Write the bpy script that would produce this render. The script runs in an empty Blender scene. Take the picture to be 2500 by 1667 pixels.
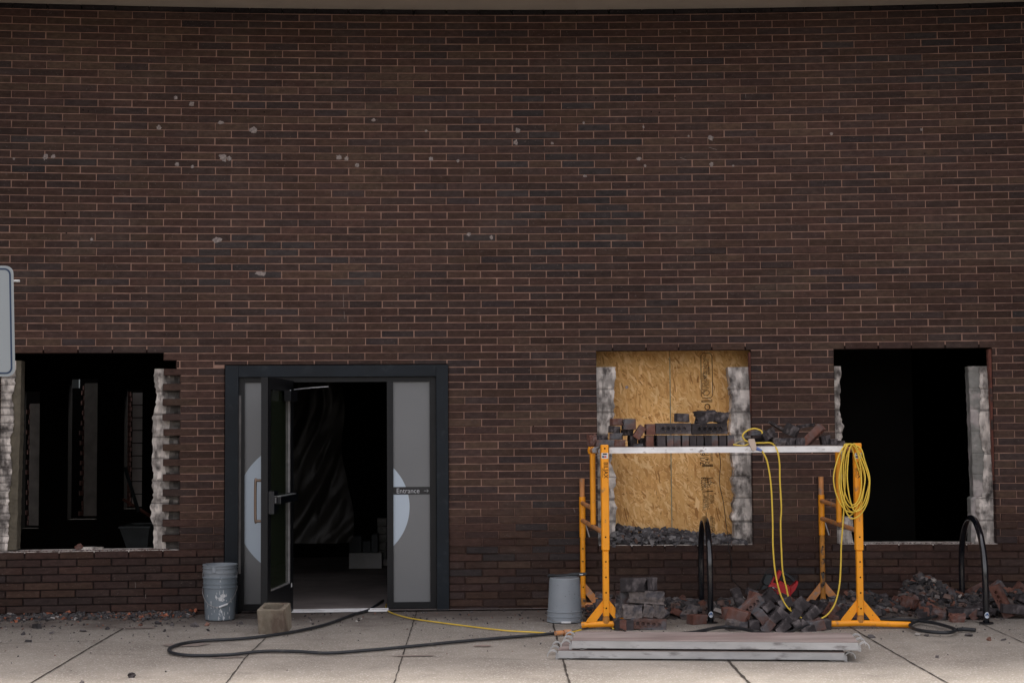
import bpy, math, random
from mathutils import Vector, Matrix, noise as mnoise
R_=math.radians
random.seed(7)
scene=bpy.context.scene
COL=scene.collection
# ------------------------------------------------------------------ camera
F=3800.0; PW,PH=2500.0,1667.0
EYE=Vector((0,-14.196,1.615))
YAW,PITCH,ROLL=-0.0353,0.0572,0.0069
def _m3(y,p,r):
    cy,sy=math.cos(y),math.sin(y);cp,sp=math.cos(p),math.sin(p);cr,sr=math.cos(r),math.sin(r)
    Rz=Matrix(((cy,-sy,0),(sy,cy,0),(0,0,1)));Rx=Matrix(((1,0,0),(0,cp,-sp),(0,sp,cp)));Ry=Matrix(((cr,0,sr),(0,1,0),(-sr,0,cr)))
    return Rz@Rx@Ry
CR=_m3(YAW,PITCH,ROLL)
cd=bpy.data.cameras.new('camera'); cam=bpy.data.objects.new('camera',cd); COL.objects.link(cam)
cd.sensor_width=36; cd.lens=F/PW*36; cd.clip_end=500; cd.clip_start=0.1
rt,fw,up=CR@Vector((1,0,0)),CR@Vector((0,1,0)),CR@Vector((0,0,1))
cam.matrix_world=Matrix(((rt.x,up.x,-fw.x,EYE.x),(rt.y,up.y,-fw.y,EYE.y),(rt.z,up.z,-fw.z,EYE.z),(0,0,0,1)))
scene.camera=cam
# ------------------------------------------------------------------ light
SUN_EL,SUN_AZ=68.0,10.0      # the sun stands behind the building, slightly right
w=bpy.data.worlds.new('World'); scene.world=w; w.use_nodes=True
nt=w.node_tree; nt.nodes.clear()
sky=nt.nodes.new('ShaderNodeTexSky'); sky.sky_type='NISHITA'; sky.sun_disc=False
sky.sun_elevation=R_(SUN_EL); sky.sun_rotation=R_(SUN_AZ); sky.dust_density=4; sky.air_density=1.0
hs=nt.nodes.new('ShaderNodeHueSaturation'); hs.inputs['Saturation'].default_value=0.28
tint=nt.nodes.new('ShaderNodeMix'); tint.data_type='RGBA'; tint.blend_type='MULTIPLY'; tint.inputs[0].default_value=1
tint.inputs[7].default_value=(1.06,0.985,0.95,1)
bg=nt.nodes.new('ShaderNodeBackground'); bg.inputs[1].default_value=0.10
wo=nt.nodes.new('ShaderNodeOutputWorld')
nt.links.new(sky.outputs[0],hs.inputs['Color']); nt.links.new(hs.outputs[0],tint.inputs[6])
nt.links.new(tint.outputs[2],bg.inputs[0]); nt.links.new(bg.outputs[0],wo.inputs[0])
sd=bpy.data.lights.new('sun','SUN'); sd.energy=0.9; sd.angle=R_(10); sd.color=(1,0.95,0.87)
sun=bpy.data.objects.new('sun',sd); COL.objects.link(sun)
sdir=Vector((math.sin(R_(SUN_AZ))*math.cos(R_(SUN_EL)),math.cos(R_(SUN_AZ))*math.cos(R_(SUN_EL)),math.sin(R_(SUN_EL))))
sun.rotation_euler=sdir.to_track_quat('Z','Y').to_euler()
scene.view_settings.view_transform='Standard'; scene.view_settings.look='None'
scene.view_settings.exposure=2.05; scene.view_settings.gamma=1
scene.view_settings.use_curve_mapping=False
scene.render.engine='CYCLES'
scene.render.resolution_x=1024; scene.render.resolution_y=682
# ------------------------------------------------------------------ geometry of the place
RW=42.0                      # the facade is a very shallow concave arc
Z0=0.5045; PC=0.0677; BL=0.3048; MJ=0.0062
def WM(s,d,z):               # along the wall, out from the wall, up
    t=s/RW; r=RW-d
    return Vector((r*math.sin(t),-RW+r*math.cos(t),z))
def ray(px,py):
    v=Vector(((px-PW/2)/F,1,-(py-PH/2)/F)); return CR@v
def G(px,py,z=0.0):
    d=ray(px,py); t=(z-EYE.z)/d.z; return EYE+d*t
def PY(px,py,y):
    d=ray(px,py); t=(y-EYE.y)/d.y; return EYE+d*t
def W(px,py,d=0.0):
    v=ray(px,py); r=RW-d; ox,oy=EYE.x,EYE.y+RW
    a=v.x**2+v.y**2; b=2*(ox*v.x+oy*v.y); c=ox*ox+oy*oy-r*r
    t=(-b+math.sqrt(b*b-4*a*c))/(2*a); p=EYE+v*t
    return RW*math.atan2(p.x,p.y+RW),p.z
def L2Z(k): return Z0+PC*k
# ------------------------------------------------------------------ mesh collector
class MB:
    def __init__(s): s.v=[];s.f=[];s.m=[];s.c=[];s.xf=None;s.seg=[]
    def add(s,vs,fs,mi=0,col=None):
        o=len(s.v)
        for p in vs:
            p=Vector(p); s.v.append(s.xf@p if s.xf is not None else p)
        f0=len(s.f)
        for f in fs: s.f.append(tuple(i+o for i in f)); s.m.append(mi); s.c.append(col or (1,1,1))
        s.seg.append((o,len(s.v),f0,len(s.f)))
        return s
    def hexa(s,P,mi=0,col=None):   # P: 8 pts  bottom 0-3 ccw, top 4-7
        return s.add(P,[(0,3,2,1),(4,5,6,7),(0,1,5,4),(1,2,6,5),(2,3,7,6),(3,0,4,7)],mi,col)
    def box(s,c,sz,mi=0,col=None,rot=None,bev=0.0):
        hx,hy,hz=sz[0]/2,sz[1]/2,sz[2]/2; c=Vector(c)
        if bev<=0:
            P=[Vector(p) for p in [(-hx,-hy,-hz),(hx,-hy,-hz),(hx,hy,-hz),(-hx,hy,-hz),(-hx,-hy,hz),(hx,-hy,hz),(hx,hy,hz),(-hx,hy,hz)]]
            if rot is not None: P=[rot@p for p in P]
            return s.hexa([c+p for p in P],mi,col)
        b=min(bev,hx*.8,hy*.8,hz*.8); vs=[];idx={}
        for sx in (-1,1):
            for sy in (-1,1):
                for sz_ in (-1,1):
                    for a in range(3):
                        q=[sx*(hx-b),sy*(hy-b),sz_*(hz-b)]; q[a]=(sx*hx,sy*hy,sz_*hz)[a]
                        idx[(sx,sy,sz_,a)]=len(vs); vs.append(Vector(q))
        fs=[]
        def q4(a,sg):
            o=[i for i in range(3) if i!=a]; r=[]
            for u,v in ((-1,-1),(1,-1),(1,1),(-1,1)):
                k=[0,0,0];k[a]=sg;k[o[0]]=u;k[o[1]]=v; r.append(idx[(k[0],k[1],k[2],a)])
            return r
        for a in range(3):
            for sg in (-1,1): fs.append(q4(a,sg))
        for a in range(3):          # edges parallel to axis a
            o=[i for i in range(3) if i!=a]
            for u in (-1,1):
                for v in (-1,1):
                    k=[0,0,0];k[o[0]]=u;k[o[1]]=v
                    k1=k[:];k1[a]=-1;k2=k[:];k2[a]=1
                    fs.append([idx[(*k1,o[0])],idx[(*k2,o[0])],idx[(*k2,o[1])],idx[(*k1,o[1])]])
        for sx in (-1,1):
            for sy in (-1,1):
                for sz_ in (-1,1): fs.append([idx[(sx,sy,sz_,0)],idx[(sx,sy,sz_,1)],idx[(sx,sy,sz_,2)]])
        if rot is not None: vs=[rot@p for p in vs]
        return s.add([c+p for p in vs],fs,mi,col)
    def wbox(s,s0,s1,d0,d1,z0,z1,mi=0,col=None,step=0.35):   # box that follows the wall
        n=max(1,int(abs(s1-s0)/step+.5)); vs=[];fs=[]
        for i in range(n+1):
            q=s0+(s1-s0)*i/n
            vs+=[WM(q,d1,z0),WM(q,d0,z0),WM(q,d0,z1),WM(q,d1,z1)]   # d1 = front
        for i in range(n):
            a=4*i;b=a+4
            for j in range(4):
                k=(j+1)%4; fs.append((a+j,a+k,b+k,b+j))
        fs+=[(3,2,1,0),(4*n,4*n+1,4*n+2,4*n+3)]
        return s.add(vs,fs,mi,col)
    def prism(s,pts,a,b,fn,mi=0,col=None):   # outline pts (u,v), extruded from w=a to w=b, mapped by fn(u,v,w)
        n=len(pts); vs=[fn(u,v,a) for u,v in pts]+[fn(u,v,b) for u,v in pts]
        fs=[tuple(range(n)),tuple(range(2*n-1,n-1,-1))]+[(i,i+n,(i+1)%n+n,(i+1)%n) for i in range(n)]
        return s.add(vs,fs,mi,col)
    def tube(s,path,r,seg=10,mi=0,col=None,closed=False,cap=True,rr=None):
        path=[Vector(p) for p in path]; n=len(path); vs=[];fs=[]
        up_=None
        for i,p in enumerate(path):
            a=path[(i-1)%n] if (i>0 or closed) else p; b=path[(i+1)%n] if (i<n-1 or closed) else p
            t=(b-a).normalized()
            if up_ is None:
                up_=Vector((0,0,1)) if abs(t.z)<.9 else Vector((1,0,0))
            x=up_-t*up_.dot(t)
            if x.length<1e-5: x=t.orthogonal()
            x.normalize(); up_=x; y=t.cross(x)
            q=rr[i] if rr else r
            for j in range(seg):
                an=2*math.pi*j/seg; vs.append(p+x*(q*math.cos(an))+y*(q*math.sin(an)))
        m=n if closed else n-1
        for i in range(m):
            for j in range(seg):
                a=i*seg+j;b=i*seg+(j+1)%seg;c=((i+1)%n)*seg+(j+1)%seg;d=((i+1)%n)*seg+j
                fs.append((a,b,c,d))
        if cap and not closed: fs+=[tuple(range(seg-1,-1,-1)),tuple(range((n-1)*seg,n*seg))]
        return s.add(vs,fs,mi,col)
    def lathe(s,prof,c=(0,0,0),seg=40,mi=0,col=None):   # prof: (r,z) along axis z
        c=Vector(c); vs=[];fs=[]
        for r,z in prof:
            for j in range(seg):
                a=2*math.pi*j/seg; vs.append(c+Vector((r*math.cos(a),r*math.sin(a),z)))
        for i in range(len(prof)-1):
            for j in range(seg):
                k=(j+1)%seg; fs.append((i*seg+j,i*seg+k,(i+1)*seg+k,(i+1)*seg+j))
        return s.add(vs,fs,mi,col)
    def build(s,name,mats,parent=None,smooth=False,origin=None):
        me=bpy.data.meshes.new(name); o=Vector(origin) if origin is not None else Vector((0,0,0))
        me.from_pydata([tuple(p-o) for p in s.v],[],s.f)
        if not isinstance(mats,(list,tuple)): mats=[mats]
        for m in mats: me.materials.append(m)
        me.polygons.foreach_set('material_index',s.m)
        ca=me.color_attributes.new('Col','FLOAT_COLOR','CORNER'); buf=[]
        for f,c in zip(s.f,s.c): buf+=[c[0],c[1],c[2],1.0]*len(f)
        ca.data.foreach_set('color',buf)
        if smooth: me.polygons.foreach_set('use_smooth',[True]*len(me.polygons))
        me.validate(); me.update()
        ob=bpy.data.objects.new(name,me); COL.objects.link(ob)
        if parent is not None: ob.parent=parent
        elif origin is not None: ob.location=o
        return ob
def pieces(mb,name,mats,parent=None,origin=None,smooth=False):
    """link every added shape (one add() call = one shape) as an object of its own"""
    out=[]
    for (v0,v1,f0,f1) in mb.seg:
        q=MB(); q.v=mb.v[v0:v1]; q.f=[tuple(i-v0 for i in f) for f in mb.f[f0:f1]]; q.m=mb.m[f0:f1]; q.c=mb.c[f0:f1]
        out.append(q.build(name,mats,parent,smooth,origin))
    return out
def smooth_angle(ob,deg=35):
    me=ob.data; me.polygons.foreach_set('use_smooth',[True]*len(me.polygons))
    try: me.set_sharp_from_angle(angle=R_(deg))
    except Exception: pass
    return ob
def tag(o,label=None,cat=None,group=None,kind=None):
    if label:o['label']=label
    if cat:o['category']=cat
    if group:o['group']=group
    if kind:o['kind']=kind
    return o
def empty(name,loc,label,cat,group=None,rz=0):
    o=bpy.data.objects.new(name,None); COL.objects.link(o); o.location=loc; o.rotation_euler=(0,0,rz); o.empty_display_size=.1
    return tag(o,label,cat,group)
def text_mesh(txt,size,name,mat,parent,M,ext=0.0008,align='CENTER',sx=1.0):
    cu=bpy.data.curves.new('t','FONT'); cu.body=txt; cu.size=size; cu.align_x=align; cu.align_y='CENTER'; cu.extrude=ext
    to=bpy.data.objects.new('t',cu); COL.objects.link(to); bpy.context.view_layer.update()
    me=bpy.data.meshes.new_from_object(to.evaluated_get(bpy.context.evaluated_depsgraph_get()))
    bpy.data.objects.remove(to); me.name=name
    if sx!=1: me.transform(Matrix.Diagonal((sx,1,1,1)))
    me.transform(M); me.materials.clear(); me.materials.append(mat)
    o=bpy.data.objects.new(name,me); COL.objects.link(o)
    if parent is not None:o.parent=parent
    return o
def catmull(P,n=8):
    P=[Vector(p) for p in P]; out=[]
    for i in range(len(P)-1):
        a=P[max(i-1,0)];b=P[i];c=P[i+1];d=P[min(i+2,len(P)-1)]
        for j in range(n):
            t=j/n; out.append(.5*((2*b)+(c-a)*t+(2*a-5*b+4*c-d)*t*t+(3*b-a-3*c+d)*t**3))
    out.append(P[-1]); return out
# ------------------------------------------------------------------ materials
def mat(name,base,rough=.8,var=.25,scale=8,bump=.1,bscale=60,attr=False,rnd=0.0,c2=None,c2scale=3,c2lo=.5,c2hi=.65,metal=0,spec=.5,
        stretch=(1,1,1),detail=6,speck=None,speck_scale=300,speck_t=.62,coat=0,coords='Object'):
    m=bpy.data.materials.new(name); m.use_nodes=True; n=m.node_tree.nodes; l=m.node_tree.links
    b=n['Principled BSDF']; b.inputs['Roughness'].default_value=rough; b.inputs['Metallic'].default_value=metal
    b.inputs['Specular IOR Level'].default_value=spec
    if coat: b.inputs['Coat Weight'].default_value=coat; b.inputs['Coat Roughness'].default_value=.1
    tc=n.new('ShaderNodeTexCoord'); mp=n.new('ShaderNodeMapping'); mp.inputs['Scale'].default_value=stretch
    l.new(tc.outputs[coords],mp.inputs[0])
    def nz(sc,det=detail,r=.55):
        x=n.new('ShaderNodeTexNoise'); x.inputs['Scale'].default_value=sc; x.inputs['Detail'].default_value=det; x.inputs['Roughness'].default_value=r
        l.new(mp.outputs[0],x.inputs['Vector']); return x.outputs['Fac']
    def mix(mode,fac,a,c):
        x=n.new('ShaderNodeMix'); x.data_type='RGBA'; x.blend_type=mode
        for i,vv in ((0,fac),(6,a),(7,c)):
            if isinstance(vv,(int,float)): x.inputs[i].default_value=vv
            elif isinstance(vv,tuple): x.inputs[i].default_value=(*vv,1)
            else: l.new(vv,x.inputs[i])
        return x.outputs[2]
    def rng(src,a,bb,c,d):
        x=n.new('ShaderNodeMapRange'); x.inputs[1].default_value=a;x.inputs[2].default_value=bb;x.inputs[3].default_value=c;x.inputs[4].default_value=d
        l.new(src,x.inputs[0]); return x.outputs[0]
    cur=mix('MIX',0.0,base,base)
    if attr:
        at=n.new('ShaderNodeAttribute'); at.attribute_name='Col'; cur=mix('MULTIPLY',1.0,cur,at.outputs['Color'])
    if rnd:
        oi=n.new('ShaderNodeObjectInfo'); k=rng(oi.outputs['Random'],0,1,1-rnd,1+rnd)
        cb=n.new('ShaderNodeCombineColor')
        for i in range(3): l.new(k,cb.inputs[i])
        cur=mix('MULTIPLY',1.0,cur,cb.outputs[0])
    if c2: cur=mix('MIX',rng(nz(c2scale),c2lo,c2hi,0,1),cur,c2)
    if var:
        k=rng(nz(scale),.25,.75,1-var,1+var); cb=n.new('ShaderNodeCombineColor')
        for i in range(3): l.new(k,cb.inputs[i])
        cur=mix('MULTIPLY',1.0,cur,cb.outputs[0])
    if speck: cur=mix('MIX',rng(nz(speck_scale,2,.5),speck_t,speck_t+.06,0,1),cur,speck)
    l.new(cur,b.inputs['Base Color'])
    if bump:
        bp=n.new('ShaderNodeBump'); bp.inputs['Strength'].default_value=min(1,bump); bp.inputs['Distance'].default_value=.004
        l.new(nz(bscale,8,.65),bp.inputs['Height']); l.new(bp.outputs[0],b.inputs['Normal'])
    m['_x']=1
    return m
M={}
M['brick']=mat('brick_face',(1,1,1),.86,.34,17,.8,42,attr=True,c2=(.078,.058,.050),c2scale=1.25,c2lo=.50,c2hi=1.0,stretch=(1,1,2.0),spec=.22,speck=(.105,.08,.07),speck_scale=48,speck_t=.665)
M['mortar']=mat('mortar',(1,1,1),.95,.42,7,.5,120,attr=True,spec=.2)
M['smear']=mat('old_plaster_smear',(.27,.23,.215),.95,.5,60,.5,150,spec=.2)
M['hole']=mat('drilled_hole',(.008,.007,.007),1,.1,20,0,spec=0)
M['loose']=mat('loose_brick',(.125,.070,.058),.9,.35,18,.7,90,rnd=.3,c2=(.10,.098,.105),c2scale=7,c2lo=.42,c2hi=.58,spec=.25)
M['loose_dark']=mat('loose_brick_dark',(.046,.039,.041),.88,.35,18,.7,90,rnd=.35,c2=(.15,.13,.13),c2scale=9,c2lo=.56,c2hi=.72,spec=.3)
M['loose_red']=mat('loose_brick_red',(.145,.066,.050),.92,.3,18,.7,90,rnd=.2,c2=(.12,.09,.085),c2scale=9,c2lo=.5,c2hi=.7,spec=.25)
M['morty']=mat('mortar_crusted_brick',(.155,.132,.125),.95,.45,22,.9,60,rnd=.25,c2=(.07,.065,.07),c2scale=14,c2lo=.48,c2hi=.6,spec=.2)
M['rubble']=mat('mortar_rubble',(1,1,1),.95,.35,30,.7,120,attr=True,spec=.2)
M['grit']=mat('grit_bed',(.085,.070,.063),1,.5,30,1,70,c2=(.13,.105,.095),c2scale=5,spec=.1)
M['block']=mat('painted_block',(.66,.60,.55),.92,.30,9,.9,35,attr=True,c2=(.10,.088,.082),c2scale=13,c2lo=.46,c2hi=.66,spec=.2,stretch=(1,1,.7))
M['blockgrey']=mat('grey_block',(.22,.215,.20),.95,.25,9,.9,60,c2=(.40,.36,.345),c2scale=4,c2lo=.5,c2hi=.6,spec=.2)
M['olive']=mat('mortar_return',(.115,.10,.075),.95,.3,12,.6,60,spec=.2)
M['redret']=mat('red_brick_return',(.17,.066,.05),.92,.3,14,.6,60,c2=(.07,.05,.045),c2scale=9,spec=.2)
M['soffit']=mat('soffit_render',(.40,.35,.30),.9,.08,3,.15,40,spec=.2)
M['concrete']=mat('sidewalk_concrete',(.275,.248,.214),.93,.16,1.6,.5,160,c2=(.215,.19,.163),c2scale=1.1,c2lo=.42,c2hi=.7,speck=(.42,.40,.37),speck_scale=75,speck_t=.585,spec=.25)
M['joint']=mat('joint_filler',(.05,.043,.038),1,.5,14,.4,80,spec=.1)
M['asphalt']=mat('asphalt',(.06,.06,.062),.95,.2,3,.5,200,spec=.2)
M['framepaint']=mat('blue_black_paint',(.006,.010,.015),.5,.3,4,.12,60,c2=(.024,.030,.036),c2scale=12,c2lo=.58,c2hi=.8,spec=.25)
M['blackmetal']=mat('black_metal',(.006,.0065,.008),.4,.3,8,.05,60,spec=.3)
M['gloss']=mat('gloss_black_enamel',(.006,.007,.010),.16,.1,8,.02,30,spec=.6,coat=.5)
M['film']=mat('grey_window_film',(.165,.170,.175),.30,.05,2,0,spec=.5)
M['decal']=mat('pale_blue_film',(.47,.55,.63),.35,.04,2,0,spec=.5)
M['signblack']=mat('black_vinyl',(.008,.008,.010),.4,.1,3,0)
M['signwhite']=mat('pale_vinyl_lettering',(.45,.46,.48),.5,0,3,0)
M['bronze']=mat('bronze_metal',(.20,.145,.11),.4,.2,10,.05,60,metal=.7)
M['alu']=mat('worn_aluminium',(.43,.43,.43),.55,.22,10,.12,90,metal=.25,c2=(.20,.19,.19),c2scale=22,c2lo=.57,c2hi=.72,stretch=(.35,1,1),spec=.5)
M['alu_dusty']=mat('dusty_aluminium_deck',(.22,.17,.16),.85,.25,9,.1,90,c2=(.28,.235,.22),c2scale=4,c2lo=.45,c2hi=.62,stretch=(.25,1,1),spec=.3)
M['alu_bright']=mat('bright_dirty_aluminium',(.80,.80,.80),.5,.2,10,.1,90,metal=.1,c2=(.26,.21,.19),c2scale=26,c2lo=.60,c2hi=.72,stretch=(.6,1,1),spec=.5)
M['steel']=mat('dull_steel',(.33,.32,.32),.5,.3,20,.1,90,metal=.5)
M['yellow']=mat('orange_yellow_paint',(.90,.34,.008),.42,.12,6,.08,60,c2=(.45,.20,.06),c2scale=14,c2lo=.62,c2hi=.72,speck=(.08,.05,.03),speck_scale=55,speck_t=.70,spec=.5)
M['orange']=mat('faded_orange_paint',(.56,.24,.085),.6,.25,9,.12,60,c2=(.33,.24,.19),c2scale=16,c2lo=.52,c2hi=.66,spec=.4)
M['rusty']=mat('scuffed_orange_paint',(.50,.21,.035),.6,.3,12,.15,60,c2=(.075,.06,.05),c2scale=17,c2lo=.50,c2hi=.60,spec=.4)
M['cord_y']=mat('yellow_cord',(.72,.50,.055),.45,.12,14,.05,60,spec=.5)
M['rubber']=mat('black_rubber',(.012,.014,.018),.55,.35,12,.15,60,c2=(.05,.048,.046),c2scale=9,c2lo=.56,c2hi=.7)
M['wire']=mat('thin_black_wire',(.012,.012,.012),.5,.1,10,0)
M['plastic_g']=mat('grey_plastic',(.25,.28,.31),.42,.10,4,.05,40,c2=(.25,.275,.30),c2scale=9,c2lo=.5,c2hi=.75,speck=(.09,.10,.11),speck_scale=48,speck_t=.68)
M['plastic_d']=mat('paint_spattered_plastic',(.19,.225,.255),.4,.12,5,.05,40,c2=(.62,.64,.66),c2scale=17,c2lo=.66,c2hi=.69,stretch=(1.3,1.3,.55))
M['paintwhite']=mat('white_paint',(.62,.63,.64),.5,.1,20,.05,60)
M['cinder']=mat('tan_concrete_block',(.22,.188,.145),.95,.35,9,.9,50,c2=(.12,.09,.07),c2scale=7,c2lo=.46,c2hi=.62,spec=.2,stretch=(1,1,.5))
M['red']=mat('red_tool_plastic',(.42,.012,.018),.42,.15,9,.08,60,c2=(.16,.03,.03),c2scale=9,c2lo=.6,c2hi=.75)
M['toolblack']=mat('black_tool_plastic',(.018,.024,.028),.5,.3,9,.1,60)
M['beige']=mat('beige_plastic',(.50,.40,.33),.55,.1,9,.05,60)
M['blueplug']=mat('blue_plug_plastic',(.10,.16,.40),.35,.1,9,.05,60)
M['signface']=mat('sign_face_white',(.30,.325,.33),.45,.05,2,0,c2=(.30,.325,.34),c2scale=3)
M['navy']=mat('navy_sign_ink',(.010,.030,.075),.45,.05,2,0)
M['galv']=mat('galvanised_steel',(.38,.39,.40),.45,.15,20,.05,60,metal=.6)
M['sheet']=mat('dusty_plastic_sheet',(.018,.015,.012),.5,.25,3,.2,12)
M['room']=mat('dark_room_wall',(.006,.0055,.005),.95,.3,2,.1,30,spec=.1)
M['roomfloor']=mat('dusty_floor',(.22,.19,.18),.9,.3,2,.3,60,spec=.2)
M['whitebox']=mat('white_carton',(.45,.44,.43),.7,.15,5,.05,50)
M['stickerw']=mat('white_sticker',(.55,.60,.68),.4,.1,40,0)
M['stickerb']=mat('blue_ink',(.05,.13,.32),.4,.1,40,0)
M['stickerr']=mat('red_ink',(.5,.06,.07),.4,.1,40,0)
M['ink']=mat('black_ink',(.012,.010,.009),.8,.1,90,0,spec=.2)
M['stain']=mat('water_stain',(.20,.165,.145),.9,.2,9,.2,200,spec=.3)
M['shadewallbrick']=mat('shade_wall_brick',(.055,.035,.03),.9,.3,6,.5,40)  # brick for the unseen walls added beside the facade
def shade_wall_bricks(m):
    n=m.node_tree.nodes;l=m.node_tree.links;b=n['Principled BSDF']
    tc=n.new('ShaderNodeTexCoord'); sp=n.new('ShaderNodeSeparateXYZ'); l.new(tc.outputs['Object'],sp.inputs[0]); cb=n.new('ShaderNodeCombineXYZ'); l.new(sp.outputs[1],cb.inputs[0]); l.new(sp.outputs[2],cb.inputs[1])
    t=n.new('ShaderNodeTexBrick'); t.inputs['Scale'].default_value=1; t.inputs['Brick Width'].default_value=.305; t.inputs['Row Height'].default_value=.0677; t.inputs['Mortar Size'].default_value=.0038; t.inputs['Mortar Smooth'].default_value=.1
    t.inputs['Color1'].default_value=(.062,.040,.032,1); t.inputs['Color2'].default_value=(.042,.030,.028,1); t.inputs['Mortar'].default_value=(.25,.155,.125,1)
    l.new(cb.outputs[0],t.inputs['Vector']); l.new(t.outputs['Color'],b.inputs['Base Color'])
shade_wall_bricks(M['shadewallbrick'])
def osb_mat():
    m=bpy.data.materials.new('strand_board'); m.use_nodes=True; n=m.node_tree.nodes; l=m.node_tree.links; b=n['Principled BSDF']
    b.inputs['Roughness'].default_value=.75; b.inputs['Specular IOR Level'].default_value=.25
    tc=n.new('ShaderNodeTexCoord')
    nzd=n.new('ShaderNodeTexNoise'); nzd.inputs['Scale'].default_value=7; nzd.inputs['Detail'].default_value=2; l.new(tc.outputs['Object'],nzd.inputs[0])
    dis=n.new('ShaderNodeMix'); dis.data_type='RGBA'; dis.blend_type='ADD'; dis.inputs[0].default_value=.07
    l.new(tc.outputs['Object'],dis.inputs[6]); l.new(nzd.outputs['Color'],dis.inputs[7])
    def layer(ang,sc,st,off):
        mp=n.new('ShaderNodeMapping'); mp.vector_type='TEXTURE'; mp.inputs['Rotation'].default_value=(0,ang,0); mp.inputs['Scale'].default_value=(1/sc,1,st/sc); mp.inputs['Location'].default_value=off
        l.new(dis.outputs[2],mp.inputs[0])
        v=n.new('ShaderNodeTexVoronoi'); v.inputs['Scale'].default_value=1; v.inputs['Randomness'].default_value=1; l.new(mp.outputs[0],v.inputs['Vector'])
        sp=n.new('ShaderNodeSeparateColor'); l.new(v.outputs['Color'],sp.inputs[0]); return sp.outputs[0],sp.outputs[1]
    lays=[layer(.35,90,6,(0,0,0)),layer(-.7,75,6,(3,1,2)),layer(1.35,66,5,(1,5,7)),layer(2.3,84,6.5,(4,2,9)),layer(-.15,52,4,(8,2,1))]
    cur=None
    ramp=n.new('ShaderNodeValToRGB'); e=ramp.color_ramp.elements
    e[0].position=0; e[0].color=(.32,.14,.04,1); e[1].position=1; e[1].color=(.93,.62,.30,1)
    for p,c in ((.05,(.56,.285,.095)),(.35,(.71,.39,.135)),(.75,(.79,.47,.185))):
        x=e.new(p); x.color=(*c,1)
    val=lays[0][0]
    for a,bb in lays[1:]:
        gt=n.new('ShaderNodeMath'); gt.operation='GREATER_THAN'; gt.inputs[1].default_value=.58; l.new(bb,gt.inputs[0])
        mx=n.new('ShaderNodeMix'); mx.data_type='FLOAT'; l.new(gt.outputs[0],mx.inputs[0]); l.new(val,mx.inputs[2]); l.new(a,mx.inputs[3]); val=mx.outputs[0]
    l.new(val,ramp.inputs[0])
    n2=n.new('ShaderNodeTexNoise'); n2.inputs['Scale'].default_value=2.2; n2.inputs['Detail'].default_value=5; l.new(tc.outputs['Object'],n2.inputs[0])
    mr=n.new('ShaderNodeMapRange'); mr.inputs[1].default_value=.3;mr.inputs[2].default_value=.7;mr.inputs[3].default_value=.80;mr.inputs[4].default_value=1.04; l.new(n2.outputs[0],mr.inputs[0])
    cb=n.new('ShaderNodeCombineColor'); [l.new(mr.outputs[0],cb.inputs[i]) for i in range(3)]
    mu=n.new('ShaderNodeMix'); mu.data_type='RGBA'; mu.blend_type='MULTIPLY'; mu.inputs[0].default_value=1; l.new(ramp.outputs[0],mu.inputs[6]); l.new(cb.outputs[0],mu.inputs[7])
    l.new(mu.outputs[2],b.inputs['Base Color'])
    bp=n.new('ShaderNodeBump'); bp.inputs['Strength'].default_value=.35; bp.inputs['Distance'].default_value=.002; l.new(val,bp.inputs['Height']); l.new(bp.outputs[0],b.inputs['Normal'])
    return m
M['osb']=osb_mat()
def glass_mat():
    m=bpy.data.materials.new('door_glass'); m.use_nodes=True; b=m.node_tree.nodes['Principled BSDF']
    b.inputs['Base Color'].default_value=(.020,.026,.016,1); b.inputs['Roughness'].default_value=.03; b.inputs['Specular IOR Level'].default_value=.35; b.inputs['Transmission Weight'].default_value=.25; b.inputs['IOR'].default_value=1.45
    n=m.node_tree.nodes;l=m.node_tree.links
    tn=n.new('ShaderNodeTexNoise');tn.inputs['Scale'].default_value=3;r=n.new('ShaderNodeMapRange');r.inputs[3].default_value=.02;r.inputs[4].default_value=.10
    l.new(tn.outputs[0],r.inputs[0]);l.new(r.outputs[0],b.inputs['Roughness'])
    return m
M['glass']=glass_mat()
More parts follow.
